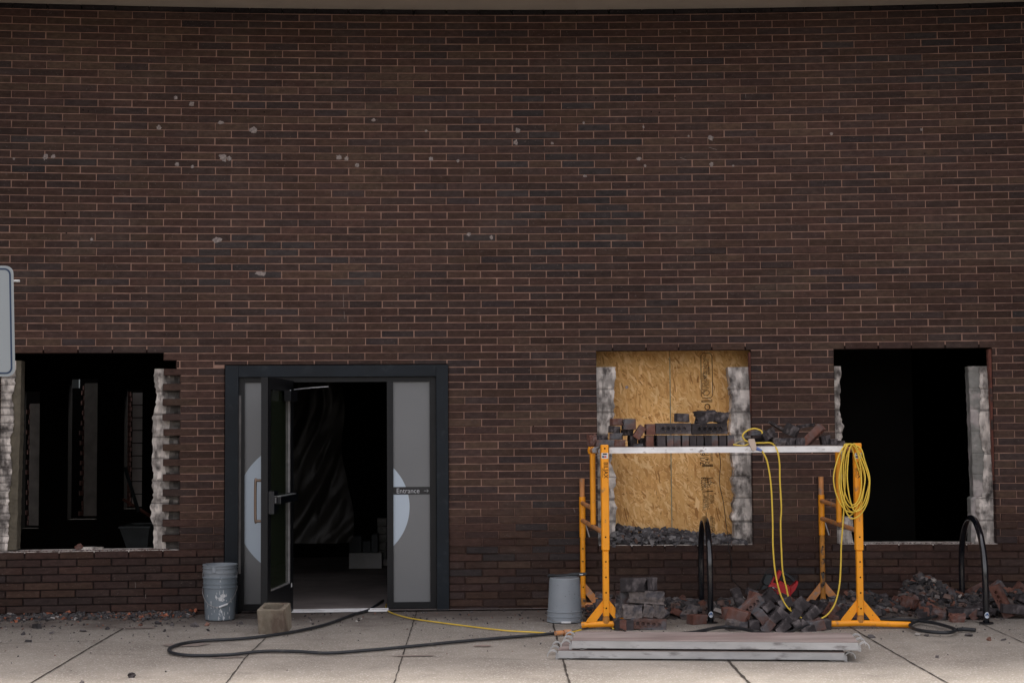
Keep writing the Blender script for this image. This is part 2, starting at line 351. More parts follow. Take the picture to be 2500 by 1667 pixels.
def add_dirt(m):
    n=m.node_tree.nodes;l=m.node_tree.links;b=n['Principled BSDF']; src=b.inputs['Base Color'].links[0].from_socket
    tc=n.new('ShaderNodeTexCoord'); sp=n.new('ShaderNodeSeparateXYZ'); l.new(tc.outputs['Object'],sp.inputs[0])
    nz=n.new('ShaderNodeTexNoise'); nz.inputs['Scale'].default_value=1.6; nz.inputs['Detail'].default_value=9; nz.inputs['Roughness'].default_value=.68; l.new(tc.outputs['Object'],nz.inputs[0])
    # metres out from the wall (the wall curves: y = -x*x/84)
    x2=n.new('ShaderNodeMath'); x2.operation='MULTIPLY'; l.new(sp.outputs[0],x2.inputs[0]); l.new(sp.outputs[0],x2.inputs[1])
    xd=n.new('ShaderNodeMath'); xd.operation='MULTIPLY_ADD'; l.new(x2.outputs[0],xd.inputs[0]); xd.inputs[1].default_value=1/84; l.new(sp.outputs[1],xd.inputs[2])
    a=n.new('ShaderNodeMath'); a.operation='MULTIPLY_ADD'; l.new(nz.outputs[0],a.inputs[0]); a.inputs[1].default_value=3.9; l.new(xd.outputs[0],a.inputs[2])
    mr=n.new('ShaderNodeMapRange'); mr.inputs[1].default_value=.75; mr.inputs[2].default_value=1.75; mr.inputs[4].default_value=.85; l.new(a.outputs[0],mr.inputs[0])
    mx=n.new('ShaderNodeMix'); mx.data_type='RGBA'; l.new(mr.outputs[0],mx.inputs[0]); l.new(src,mx.inputs[6]); mx.inputs[7].default_value=(.105,.083,.073,1); n3=n.new('ShaderNodeTexNoise'); n3.inputs['Scale'].default_value=3.1; n3.inputs['Detail'].default_value=10; n3.inputs['Roughness'].default_value=.72; l.new(tc.outputs['Object'],n3.inputs[0])
    m3=n.new('ShaderNodeMapRange'); m3.inputs[1].default_value=.52; m3.inputs[2].default_value=.72; m3.inputs[4].default_value=.45; l.new(n3.outputs[0],m3.inputs[0])
    my=n.new('ShaderNodeMix'); my.data_type='RGBA'; l.new(m3.outputs[0],my.inputs[0]); l.new(mx.outputs[2],my.inputs[6]); my.inputs[7].default_value=(.12,.105,.095,1); l.new(my.outputs[2],b.inputs['Base Color'])
add_dirt(M['concrete'])
# ================================================================== THE SETTING
g=MB(); g.add([(-60,60,-.004),(60,60,-.004),(60,-8.4,-.004),(-60,-8.4,-.004)],[(3,2,1,0)])
# joints between slabs, drawn on the ground plane
def strip(mb,P,w0,mi,z):
    P=[Vector((p.x,p.y,z)) for p in P]; Q=[]
    for i in range(len(P)-1):
        n=max(2,int((P[i+1]-P[i]).length/.04))
        for j in range(n): Q.append(P[i].lerp(P[i+1],j/n))
    Q.append(P[-1]); L=[];Rr=[]
    for i,p in enumerate(Q):
        t=(Q[min(i+1,len(Q)-1)]-Q[max(i-1,0)]).normalized(); nn=Vector((-t.y,t.x,0))
        k=w0*(.75+.5*mnoise.noise(p*9)); off=.006*mnoise.noise(p*5+Vector((3,3,3)))
        L.append(p+nn*(k/2+off));Rr.append(p-nn*(k/2-off))
    vs=L+Rr;m=len(Q); mb.add(vs,[(i,i+m,i+m+1,i+1) for i in range(m-1)],mi)
joints=[([(74,1667),(224,1577),(306,1530)],.016),([(-40,1572),(82,1567),(252,1562)],.010),([(540,1683),(600,1603),(648,1556),(690,1520)],.012),
 ([(962,1667),(1010,1515),(1018,1490)],.011),([(1390,1667),(1376,1616),(1350,1522),(1342,1495)],.018),([(1834,1672),(1777,1610),(1720,1548)],.024),
 ([(2330,1676),(2110,1550),(2060,1520)],.014),([(268,1596),(600,1603),(985,1600)],.007),([(2700,1667),(2500,1568),(2440,1541),(2380,1515)],.010),
 ([(985,1600),(1376,1612)],.006),([(1110,1516),(1350,1524)],.006)]
for P,wd in joints:
    pts=[G(*p) for p in P]
    d=(pts[0]-pts[1]).normalized(); 
    if P[0][1]>1650: pts=[pts[0]+d*4.2]+pts
    strip(g,pts,wd,1,.001)
# a damp brown patch and old spill marks
def blob(mb,c,rx,ry,z,mi,seed=0,n=40,rot=0):
    vs=[Vector((c.x,c.y,z))]
    for i in range(n):
        a=2*math.pi*i/n; k=1+.45*mnoise.noise(Vector((math.cos(a)*1.4+seed*7.3,math.sin(a)*1.4,seed)))
        x,y=rx*k*math.cos(a),ry*k*math.sin(a)
        vs.append(Vector((c.x+x*math.cos(rot)-y*math.sin(rot),c.y+x*math.sin(rot)+y*math.cos(rot),z)))
    mb.add(vs,[(0,1+i,1+(i+1)%n) for i in range(n)],mi)
for px,py,rx,ry in ((455,1573,.16,.10),(340,1532,.16,.05),(1010,1600,.15,.03),(560,1604,.15,.02)):
    blob(g,G(px,py),rx,ry,.0022,2,seed=px%17)
for px,py,rx,ry in ((1180,1576,.07,.05),):
    blob(g,G(px,py),rx,ry,.003,3,seed=px%13)
M['browndust']=mat('brown_dust',(.27,.215,.19),1,.3,12,.4,120,spec=.1)
ob=g.build('sidewalk',[M['concrete'],M['joint'],M['stain'],M['browndust']]); tag(ob,kind='structure')
g=MB(); g.add([(-60,-8.55,-.15),(60,-8.55,-.15),(60,-60,-.15),(-60,-60,-.15)],[(3,2,1,0)]); tag(g.build('road',M['asphalt']),kind='structure')
g=MB(); g.box((0,-8.475,-.079),(120,.15,.15),bev=.012); tag(g.build('kerb',M['concrete']),kind='structure')

# ================================================================== THE BUILDING
bld=empty('brick_building',(0,0,0),'long dark brown brick building with three broken-out window openings and an open entrance','building')
s399,_=W(399,880); s1214,_=W(1213.8,832)
BL=(s1214-s399)/round((s1214-s399)/.3048)
ph_even=s399; ph_odd=s399+BL/2
sW1L,_=W(-3,1100)
sW2L,_=W(1457.5,1000); sW2R,_=W(1836,1090); sW3L,_=W(2040,1090); sW3R,_=W(2427,1090)
sDL,_=W(548,1190); sDR,_=W(1095,1190); _,zDH=W(820,891)
SMIN,SMAX=-6.6,6.9
def openings(k):
    """open intervals of course k: (s0,s1,zclip)"""
    o=[]
    if 1<=k<=26:
        e=s399 if k%2==0 else (s399+BL/2 if k!=25 else s399+.115)
        o.append((sW1L,e)); o.append((sW2L,sW2R)); o.append((sW3L,sW3R))
    if L2Z(k+1)<=zDH+.002: o.append((sDL,sDR))
    return sorted(o)
def solids(k):
    cur=SMIN;out=[]
    for a,b in openings(k):
        if a>cur: out.append((cur,a))
        cur=b
    out.append((cur,SMAX)); return out
pal=[((.092,.058,.052),6),((.080,.054,.045),4),((.105,.072,.057),3),((.067,.053,.053),4),((.058,.052,.058),2),((.073,.052,.053),4),((.12,.088,.068),1.5),((.050,.050,.062),.7)]
pal=[(tuple(a*.62+m_*.38 for a,m_ in zip(p,(.082,.056,.052))),q) for p,q in pal]
pc=[p for p,_ in pal]; pw=[q for _,q in pal]
rb=random.Random(3)
bw=MB(); KT=73
for k in range(-8,KT+1):
    z0=L2Z(k)+MJ/2; z1=L2Z(k+1)-MJ/2
    if k==KT: z1=5.5035
    if z0<-.05: z0=-.05
    ph=ph_even if k%2==0 else ph_odd
    drift=rb.uniform(-.006,.006)
    for a,b in solids(k):
        n0=math.floor((a-ph)/BL)-1; n=n0
        edges=[a]
        q=ph+drift+BL*math.ceil((a-ph-drift+.018)/BL)
        while q<b-.03: edges.append(q+rb.uniform(-.003,.003)); q+=BL
        edges.append(b)
        for i in range(len(edges)-1):
            e0=edges[i]+(MJ/2 if i>0 else 0)+rb.uniform(0,.0015); e1=edges[i+1]-(MJ/2 if i<len(edges)-2 else 0)-rb.uniform(0,.0015)
            if a==s399 or abs(a-s399)<.2: # toothed ends
                if i==0: e0-=rb.uniform(-.004,.012)
            if e1-e0<.02: continue
            c=rb.choices(pc,pw)[0]; sm=(e0+e1)/2; zm=(z0+z1)/2
            # clusters of blue-black bricks
            cl=mnoise.noise(Vector((sm*.5,zm*1.1,4)))
            if cl>.3 and rb.random()<.28: c=(.060,.057,.064)
            if cl<-.3 and rb.random()<.4: c=(.105,.078,.064)
            kf=rb.uniform(.84,1.22)
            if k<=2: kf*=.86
            kf*=1+.22*mnoise.noise(Vector((sm*.42,zm*.6,11)))
            c=(c[0]*kf*.66,c[1]*kf*.555,c[2]*kf*.485)
            zb=z0
            if k>0 and sDL-.001<sm<sDR+.001 and z0<zDH<z1: zb=zDH+.004
            dd=max(-.0008,rb.gauss(.0006,.0011))
            if k==KT: c=(.018,.015,.016); dd=-.018
            if rb.random()<.02: dd+=.005
            if k<8: dd*=1.6
            bv=.0045; tl=[max(-.001,min(.0015,rb.gauss(0,.0006))) for _ in range(4)]
            fr=[(e0+bv,zb+bv),(e1-bv,zb+bv),(e1-bv,z1-bv),(e0+bv,z1-bv)]
            nq=2; vs=[]
            deep=-.092 if (i==0 or i==len(edges)-2 or k in (0,27)) else -.03
            # rings: back, edge, front   each ring has corners + mid points on long sides
            def ring(x0,x1,y0,y1,d,jit=0):
                r=[]
                for t in (0,.5,1): r.append(WM(x0+(x1-x0)*t,d+(tl[0]*(1-t)+tl[1]*t if jit else 0),y0+(rb.gauss(0,.0009) if jit and t==.5 else 0)))
                for t in (1,.5,0): r.append(WM(x0+(x1-x0)*t,d+(tl[3]*(1-t)+tl[2]*t if jit else 0),y1+(rb.gauss(0,.0009) if jit and t==.5 else 0)))
                return r
            vs=ring(e0,e1,zb,z1,deep)+ring(e0,e1,zb,z1,dd-bv)+ring(e0+bv,e1-bv,zb+bv*.8,z1-bv*.8,dd,1)
            fs=[]
            for q_ in (0,6):
                for j in range(6):
                    jj=(j+1)%6; fs.append((q_+j,q_+jj,q_+jj+6,q_+j+6))
            fs+=[(12,13,16,17),(13,14,15,16)]
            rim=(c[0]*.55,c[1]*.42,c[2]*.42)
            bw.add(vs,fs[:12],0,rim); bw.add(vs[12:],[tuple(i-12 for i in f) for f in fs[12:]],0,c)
# mortar bed layers
for k in range(-9,KT):
    A=solids(max(k,-8)); B=solids(k+1); z0=max(L2Z(k)+PC*.5,-.05); z1=L2Z(k+1)+(PC*.5 if k<KT-1 else .004)
    rec=-.0035 if k>4 else (-.006 if k>0 else -.010)
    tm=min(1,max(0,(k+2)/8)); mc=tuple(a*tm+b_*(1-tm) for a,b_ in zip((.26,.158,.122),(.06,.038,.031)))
    for a,b in A:
        for c_,d_ in B:
            lo,hi=max(a,c_),min(b,d_)
            if hi-lo<.05: continue
            # left window zone has darker, emptier joints
            n=max(1,int((hi-lo)/.6)); 
            for i in range(n):
                x0=lo+(hi-lo)*i/n; x1=lo+(hi-lo)*(i+1)/n; m_=mc; r2=rec
                if k<1 and x0<-2.5: m_=(.03,.024,.022); r2=-.014
                if i==0: x0+=.004
                if i==n-1: x1-=.004
                if abs(a-s399)<.2 and i==0 and 1<=k<26: x0+=.0
                ns=max(1,int((x1-x0)/.3+.5)); vs=[];fs=[]
                for j in range(ns+1):
                    q=x0+(x1-x0)*j/ns; vs+=[WM(q,r2,z0),WM(q,r2,z1)]
                fs=[(2*j,2*j+2,2*j+3,2*j+1) for j in range(ns)]
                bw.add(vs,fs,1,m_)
                if i==0: bw.add([WM(x0,r2,z0),WM(x0,r2,z1),WM(x0,-.088,z1),WM(x0,-.088,z0)],[(0,1,2,3)],1,m_)
                if i==n-1: bw.add([WM(x1,r2,z0),WM(x1,r2,z1),WM(x1,-.088,z1),WM(x1,-.088,z0)],[(3,2,1,0)],1,m_)
# lintel undersides / solid backing so no light leaks between wythes
for a,b,zz in ((sW1L,s399+BL/2,L2Z(27)+.006),(sW2L,sW2R,L2Z(27)+.006),(sW3L,sW3R,L2Z(27)+.006)):
    bw.add([WM(a,-.006,zz),WM(b,-.006,zz),WM(b,-.09,zz),WM(a,-.09,zz)],[(0,1,2,3)],1,(.1,.075,.065))
# old plaster smears and drilled holes on the face
def wallblob(px,py,r,mi,seed,asp=1.0,d=.0028,n=18):
    s,z=W(px,py,d); vs=[WM(s,d+.001,z)]
    for i in range(n):
        a=2*math.pi*i/n; k=.65+.75*abs(mnoise.noise(Vector((math.cos(a)*2.2+seed,math.sin(a)*2.2,seed*1.7))))+.2*mnoise.noise(Vector((a*3,seed,1)))
        vs.append(WM(s+r*k*math.cos(a)*asp,d,z+r*k*math.sin(a)))
    bw.add(vs,[(0,1+i,1+(i+1)%n) for i in range(n)],mi)
for i,(px,py,r,asp) in enumerate([(429,239,7,1),(468,254,9,1),(388,312,8,1),(545,385,12,1.1),(560,388,9,1),(110,384,10,1.1),(130,382,8,1),(34,388,5,1),(432,402,8,1),(470,407,6,1),(828,385,10,1.1),(846,388,9,1),(872,404,8,1),(1052,388,9,1),(1118,393,6,1),(1264,319,9,1),(1259,348,9,1),(1348,350,5,1),(1571,310,6,.6),(1735,337,10,1),(1737,402,9,.8),(1560,388,6,1.6),(1575,405,6,1),(2030,327,6,1),(912,293,6,1.2),(637,668,9,2.2),(530,586,10,2.0),(224,585,6,1),(1200,580,8,.8),(1425,300,5,1),(1040,320,5,1),(1681,333,4,1),(2250,317,5,1),(1145,572,6,1.4),(1428,430,5,1.5),(618,320,14,1.2),(540,300,6,2),(1530,945,6,1),(1790,405,4,1)]):
    wallblob(px,py,r/270*.8,2,i*1.37+.4,asp)
for i,(px,py) in enumerate([(203,269),(216,272),(158,311),(574,271),(645,274),(1316,484),(1590,273),(1610,275),(1648,240),(1738,235),(2258,375),(2408,375),(2424,376),(728,258),(159,520),(162,569),(1455,240),(1302,1040),(1970,1035)]):
    s,z=W(px,py,.003); n=10; q=.006
    bw.add([WM(s+q*math.cos(2*math.pi*j/n),.0032,z+q*math.sin(2*math.pi*j/n)) for j in range(n)],[tuple(range(n))],3)
# thin white scratches
for i,(px,py,dx,dy) in enumerate([(910,398,12,-8),(2308,405,14,-9),(1320,490,14,-5),(1660,385,16,6),(1745,398,-10,9),(838,720,1,30),(840,760,1,18),(330,1420,1,14),(355,1450,1,10),(1820,230,1,10),(1730,360,20,6),(1400,1240,4,10)]):
    s0_,z0_=W(px,py,.003); s1_,z1_=W(px+dx,py+dy,.003); h=.0012
    bw.add([WM(s0_-h,.0033,z0_-h),WM(s0_+h,.0033,z0_+h),WM(s1_+h,.0033,z1_+h),WM(s1_-h,.0033,z1_-h)],[(0,1,2,3)],2)
facade=bw.build('brick_facade',[M['brick'],M['mortar'],M['smear'],M['hole']],bld)
# inner wythe (concrete block) with its own, narrower openings
iw=MB(); ZC=L2Z(27)+.14; zsill=L2Z(1)-.004; d0,d1=-.30,-.098
ztop=6.3
jW1a,_=W(50,1100,-.10); jW1b,_=W(372,1100,-.1); jW2a,_=W(1500,1000,-.10); jW2b,_=W(1796,1000,-.10); jW3a,_=W(2052,1000,-.1); jW3b,_=W(2372,1100,-.1)
iw.wbox(SMIN,SMAX,d0,d1,ZC,ztop)
for a,b in ((SMIN,sW1L-.1),(s399+.26,sDL+.02),(sDR-.02,sW2L-.08),(sW2R+.08,sW3L-.06),(sW3R+.1,SMAX)): iw.wbox(a,b,d0,d1,-.05,ZC-.002)
for a,b in ((sW1L-.098,s399+.258),(sW2L-.078,sW2R+.078),(sW3L-.058,sW3R+.098)): iw.wbox(a,b,d0,d1,-.05,zsill-.012)
iw.wbox(sDL+.022,sDR-.022,d0,d1,zDH-.02,ZC-.002)
pieces(iw,'block_lining',M['blockgrey'],bld)
# ragged block jambs
def jamb(ptsL,ptsR,d_front,d_back,name,m,label=None,jag=.006,seed=1,joints_z=(),dark_s=None):
    """ptsL, ptsR: lists of (px,py) for the left and right outline from top to bottom"""
    def dens(P,j):
        out=[];S=[W(px,py,d_front) for px,py in P]
        for i in range(len(S)-1):
            (s0,z0),(s1,z1)=S[i],S[i+1]; n=max(1,int(abs(z1-z0)/.022))
            for q in range(n):
                t=q/n; s=s0+(s1-s0)*t; z=z0+(z1-z0)*t
                if j: s+=jag*1.3*mnoise.noise(Vector((seed*3.1,z*11,seed)))+jag*1.0*mnoise.noise(Vector((seed,z*45,2)))+jag*1.2*mnoise.cell(Vector((seed,z*38,5)))-jag*.6
                out.append((s,z))
        out.append(S[-1]); return out
    jl,jr=(jag>0,False) if len(ptsL)>len(ptsR) else (False,jag>0)
    L=dens(ptsL,jl);Rr=dens(ptsR,jr)
    # rows at common heights
    zt=max(L[0][1],Rr[0][1]);zb=min(L[-1][1],Rr[-1][1]); n=int((zt-zb)/.010); cols=[]
    def at(P,z):
        for i in range(len(P)-1):
            if P[i][1]>=z>=P[i+1][1] and P[i][1]>P[i+1][1]: t=(P[i][1]-z)/(P[i][1]-P[i+1][1]); return P[i][0]+(P[i+1][0]-P[i][0])*t
        return P[0][0] if z>P[0][1] else P[-1][0]
    mb=MB(); rows=[];NC=8
    for i in range(n+1):
        z=zt+(zb-zt)*i/n; a,b=at(L,z),at(Rr,z); row=[]
        gr=0
        for q in joints_z:
            if abs(z-q)<.0065: gr=-.005
        for c in range(NC+1):
            t=c/NC; dd=.004*mnoise.noise(Vector((a*5+t*2,z*14,seed)))+.004*mnoise.noise(Vector((a*5+t*9,z*45,seed)))+gr
            if (t==0 and jl) or (t==1 and jr): dd-=.012
            row.append(WM(a+(b-a)*t,d_front+dd,z))
        ck=[]
        for c in range(-1,NC+1):
            sx_=a+(b-a)*c/NC; k_=.42 if gr<0 else 1
            k_*=.5+.62*min(1,max(0,.5+1.3*mnoise.noise(Vector((sx_*22,z*9,seed+3)))))
            if dark_s and sx_>dark_s: k_*=.22+.5*max(0,mnoise.noise(Vector((sx_*20,z*22,seed))))
            ck.append(k_)
        cols.append(ck)
        row=[WM(a,d_back,z)]+row+[WM(b,d_back,z)]; rows.append(row)
    vs=[p for r in rows for p in r]; m_=NC+3
    fs=[(i*m_+c,(i+1)*m_+c,(i+1)*m_+c+1,i*m_+c+1) for i in range(n) for c in range(m_-1)]
    nf=len(fs); fs+=[tuple(range(m_)),tuple(range(n*m_+m_-1,n*m_-1,-1))]
    mb.add(vs,fs)
    for i in range(n):
        for c in range(m_-1): k_=cols[i][min(c,NC)]; mb.c[i*(m_-1)+c]=(k_,k_,k_)
    o=mb.build(name,m,bld)
    if label:o['label']=label
    return o
jz=lambda px,ys,d=-.1:[W(px,y,d)[1] for y in ys]
jamb([(1440,896),(1440,1330)],[(1505,896),(1500,950),(1501,1010),(1493,1028),(1487,1055),(1484,1072),(1497,1090),(1492,1130),(1505,1165),(1500,1200),(1506,1240),(1502,1290),(1503,1330)],-.10,-.296,'block_jamb',M['block'],'chipped white painted block edge left of the boards',seed=2,joints_z=jz(1480,(950,1006,1060,1112,1163,1218,1272)))
jamb([(1778,896),(1783,940),(1786,960),(1788,1000),(1786,1040),(1790,1080),(1790,1120),(1795,1150),(1790,1170),(1796,1210),(1792,1230),(1790,1262),(1793,1290),(1791,1320),(1795,1328)],[(1845,896),(1845,1330)],-.10,-.296,'block_jamb',M['block'],'chipped white painted block edge right of the boards',seed=5,joints_z=jz(1810,(950,1006,1062,1110,1160,1214,1272)),jag=.008)
jamb([(2022,894),(2022,1260)],[(2055,894),(2052,950),(2053,1000),(2058,1030),(2062,1040),(2057,1055),(2055,1085),(2058,1130),(2055,1180),(2056,1215),(2056,1260)],-.10,-.296,'block_jamb',M['block'],seed=7,joints_z=jz(2050,(945,1000,1055,1110,1165,1215)))
jamb([(2030,1262),(2030,1326)],[(2083,1262),(2084,1285),(2081,1300),(2084,1326)],-.10,-.25,'block_jamb',M['block'],seed=8,joints_z=jz(2050,(1290,)))
jamb([(2365,894),(2367,940),(2370,1000),(2374,1100),(2378,1212),(2371,1216),(2372,1260),(2374,1270),(2371,1326)],[(2445,894),(2452,1326)],-.13,-.296,'block_jamb',M['blockgrey'],'grey block edge on the right of the empty opening',jag=.002,seed=9,joints_z=jz(2390,(947,1000,1054,1106,1158,1214,1270)))
jamb([(2394,894),(2392,930),(2396,960),(2394,1000),(2393,1060),(2404,1110),(2403,1180),(2402,1212),(2384,1216),(2386,1265),(2383,1290),(2385,1326)],[(2445,894),(2452,1326)],-.105,-.128,'plaster_skim',M['block'],seed=11,joints_z=jz(2410,(947,1000,1106,1214,1270)),jag=.006)
jamb([(2413,856),(2418,950),(2423,1060),(2424,1100),(2430,1200),(2437,1326)],[(2429,852),(2448,1326)],-.02,-.10,'brick_return',M['redret'],'rust red brick return on the right opening',seed=4,jag=.002)
jamb([(1828,860),(1834,1000),(1838,1100),(1842,1324)],[(1843,860),(1850,1324)],-.015,-.10,'brick_return',M['redret'],seed=4,jag=.001)
# left opening
jamb([(378,904),(377,930),(380,950),(383,975),(378,1005),(373,1020),(374,1090),(371,1130),(373,1160),(371,1190),(375,1208),(368,1235),(369,1270),(376,1285),(375,1336)],[(455,900),(455,1338)],-.095,-.296,'block_jamb',M['block'],'pale block edge behind the toothed bricks',dark_s=s399+.012,seed=12,joints_z=jz(400,(955,1010,1065,1118,1172,1226,1282)),jag=.006)
jamb([(-30,880),(-30,1346)],[(38,900),(37,935),(35,952),(27,965),(34,1005),(31,1060),(25,1075),(27,1110),(31,1140),(24,1190),(20,1230),(26,1260),(18,1290),(22,1310),(17,1346)],-.07,-.10,'white_brick_jamb',M['block'],'white painted brick jamb',seed=14,joints_z=[W(10,920+18.4*i,-.07)[1] for i in range(24)],jag=.007)
jamb([(-30,880),(-30,1342)],[(52,902),(50,1000),(45,1170),(40,1342)],-.102,-.296,'mortar_return',M['olive'],seed=15,jag=.002)
# sills
sl=MB()
for a,b in ((sW1L-.09,s399+.25),(sW2L-.07,sW2R+.07),(sW3L-.05,sW3R+.09)):
    sl.wbox(max(a,sW1L+.003) if a<-4 else a+.075,b-(.1 if b<-2 else .08),-.296,-.003,zsill-.01,zsill+.004)
pieces(sl,'mortar_sill',M['block'],bld)
# soffit
wg=MB(); wg.box((-6.5,-1.9,3.0),(.4,3.6,6.2)); wg.box((6.75,-1.9,3.0),(.4,3.6,6.2)); pieces(wg,'shade_wall',M['shadewallbrick'],bld)  # unseen side walls, added out of frame to shade the facade ends
so=MB(); so.wbox(SMIN-1,SMAX+1,-.3,1.40,5.505,5.56); so.wbox(SMIN-1,SMAX+1,1.402,1.43,5.47,6.1); so.wbox(SMIN-1,SMAX+1,.35,.372,5.499,5.504)
[o.__setattr__('name',n_) for o,n_ in zip(pieces(so,'soffit',M['soffit'],bld),('soffit','fascia','soffit_strip'))]
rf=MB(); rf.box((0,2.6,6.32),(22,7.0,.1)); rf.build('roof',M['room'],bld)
rf=MB(); rf.box((0,7.4,1.5),(16,.2,3.0)); tag(rf.build('sky_block_wall',M['room'],None,origin=(0,7.4,0)),'near black yard wall seen through the slots behind the left opening','wall')  # added dark wall, hides the sky behind the rear slots
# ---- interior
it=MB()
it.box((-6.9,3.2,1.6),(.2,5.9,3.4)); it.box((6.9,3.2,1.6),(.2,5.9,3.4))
it.box((0.4,2.6,1.6),(.1,4.6,3.3)); it.box((3.1,1.45,1.6),(3.0,.1,3.3))  # the cross partition is added to keep the right opening black
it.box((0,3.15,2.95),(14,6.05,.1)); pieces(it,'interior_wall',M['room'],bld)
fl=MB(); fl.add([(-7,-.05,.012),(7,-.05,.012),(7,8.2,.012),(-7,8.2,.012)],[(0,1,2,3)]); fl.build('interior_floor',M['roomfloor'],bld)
# back wall with three slots; broken piers stand in them
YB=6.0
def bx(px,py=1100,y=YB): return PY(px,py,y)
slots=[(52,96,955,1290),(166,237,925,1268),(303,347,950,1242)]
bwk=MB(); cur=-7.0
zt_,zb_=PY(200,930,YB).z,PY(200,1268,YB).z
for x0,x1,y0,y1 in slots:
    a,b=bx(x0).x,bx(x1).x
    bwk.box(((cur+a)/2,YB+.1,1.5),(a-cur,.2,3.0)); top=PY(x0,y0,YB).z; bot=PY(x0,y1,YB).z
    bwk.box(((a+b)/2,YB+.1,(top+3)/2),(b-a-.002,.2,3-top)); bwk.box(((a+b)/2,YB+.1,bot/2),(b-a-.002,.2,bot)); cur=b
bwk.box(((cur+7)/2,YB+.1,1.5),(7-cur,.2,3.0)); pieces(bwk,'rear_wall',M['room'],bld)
YP=6.9
def pier(px0,px1,pxb,py0,py1,mA,name,seed,rot=40):
    mb=MB(); a=PY(px0,1100,YP).x;b=PY(px1,1100,YP).x; zt=PY(px0,py0,YP).z;zb=PY(px0,py1,YP).z; r=random.Random(seed)
    # slanted slab
    mb.hexa([Vector((a,YP+.12,zb)),Vector((b,YP+.06,zb)),Vector((b+.05,YP+.30,zb)),Vector((a,YP+.34,zb)),Vector((a,YP+.12,zt)),Vector((b,YP+.06,zt)),Vector((b+.05,YP+.30,zt)),Vector((a,YP+.34,zt))],0)
    z=zb; i=0
    xb=PY(pxb,1100,YP).x
    while z<zt-.05:
        ln=(a-xb)*(1 if i%2==0 else .45)*r.uniform(.6,1.25)
        mb.box((a-ln/2-.002,YP+.2,z+.03),(ln,.12,.056),1,rot=Matrix.Rotation(.35,3,'Z')); z+=.0677; i+=1
    return mb.build(name,[mA,M['pierbrick']],bld)
M['pierbrick']=mat('pier_brick',(.10,.045,.035),.95,.4,9,.5,50)
M['pierdark']=mat('dirty_pier',(.10,.092,.083),.95,.3,6,.5,50)
pier(66,95,56,985,1283,M['pierdark'],'broken_pier',1)
pier(200,235,188,935,1260,M['pierdark'],'broken_pier',2)
pb=MB(); a=PY(313,1100,YP).x;b=PY(345,1100,YP).x; zt=PY(320,955,YP).z;zb=PY(320,1238,YP).z
nb=9;r=random.Random(4)
for i in range(nb):
    z=zb+(zt-zb)*i/nb; hh=(zt-zb)/nb-.014; xi=a if i%2 else a+.004; pb.box(((a+b)/2-(.012 if i%2==0 else -.004),YP+.28,z+hh/2),(b-a-(.03 if i%2==0 else .0),.06,hh),0,rot=Matrix.Rotation(-.1,3,'Z'))
pb.box(((a+b)/2,YP+.36,(zt+zb)/2),(b-a+.1,.02,zt-zb),2)
z=zb;i=0
while z<zt-.05:
    pb.box((a-.03,YP+.2,z+.03),(.05 if i%2 else .03,.1,.056),1); z+=.0677;i+=1
M['litblock']=mat('pale_block',(.42,.41,.40),.9,.15,7,.4,50)
pb.build('broken_pier',[M['litblock'],M['pierbrick'],M['room']],bld)
pz=PY(178,936,6.6); mb=MB(); mb.box(pz,(.17,.05,.12)); mb.build('sky_sliver',mat('pale_sky_colour',(.30,.36,.38),.6,.1,9,0),bld)  # pale blue-grey box, coloured to stand in for a sliver of sky
# wooden brace in the left room, wheelbarrow
br=MB(); p0,p1=PY(305,1140,4.5),PY(338,1248,4.5); br.tube([p0,p1],.022,4); tag(br.build('timber_brace',M['toolblack'],None,origin=p1),'dark slanting brace inside the left opening','brace')
br=MB(); p0,p1=PY(300,1218,4.6),PY(372,1262,4.6); br.tube([p0,p1],.018,4); tag(br.build('timber_brace',M['redret'],None,origin=p1),'dull red slanting brace inside the left opening','brace')
wb0=PY(338,1345,2.6); wb0.z=.012
wbw=empty('wheelbarrow',wb0,'dark grey wheelbarrow standing inside the left opening','wheelbarrow')
def loc(px,py,y,o): return PY(px,py,y)-o
mb=MB(); t0=loc(306,1282,2.6,wb0).x; t1=loc(378,1282,2.6,wb0).x; zt=loc(330,1283,2.6,wb0).z; b0=loc(322,1328,2.6,wb0).x; b1=loc(368,1328,2.6,wb0).x; zb=zt-.26
mb.hexa([Vector(p) for p in [(b0,-.2,zb),(b1,-.2,zb),(b1,.25,zb),(b0,.25,zb),(t0,-.3,zt),(t1,-.3,zt),(t1,.35,zt),(t0,.35,zt)]])
mb.tube([(t0,-.3,zt),(t1,-.3,zt),(t1,.35,zt),(t0,.35,zt)],.012,6,closed=True); M['barrow']=mat('grey_barrow',(.05,.055,.055),.6,.3,9,.1,60); mb.build('tray',M['barrow'],wbw)
mb=MB(); mb.tube([(b0,-.15,zb),(b0,-.2,0.0)],.014,6); mb.build('leg',M['barrow'],wbw)
mb=MB(); mb.tube([(b0,.2,zb),(b0,.2,0.0)],.014,6); mb.build('leg',M['barrow'],wbw)
mb=MB(); mb.lathe([(.06,-.04),(.17,-.04),(.19,0),(.17,.04),(.06,.04)],seg=20); mb.v=[Vector((v.x+b1+.1,v.z,v.y+.19)) for v in mb.v]; mb.build('wheel',M['rubber'],wbw)
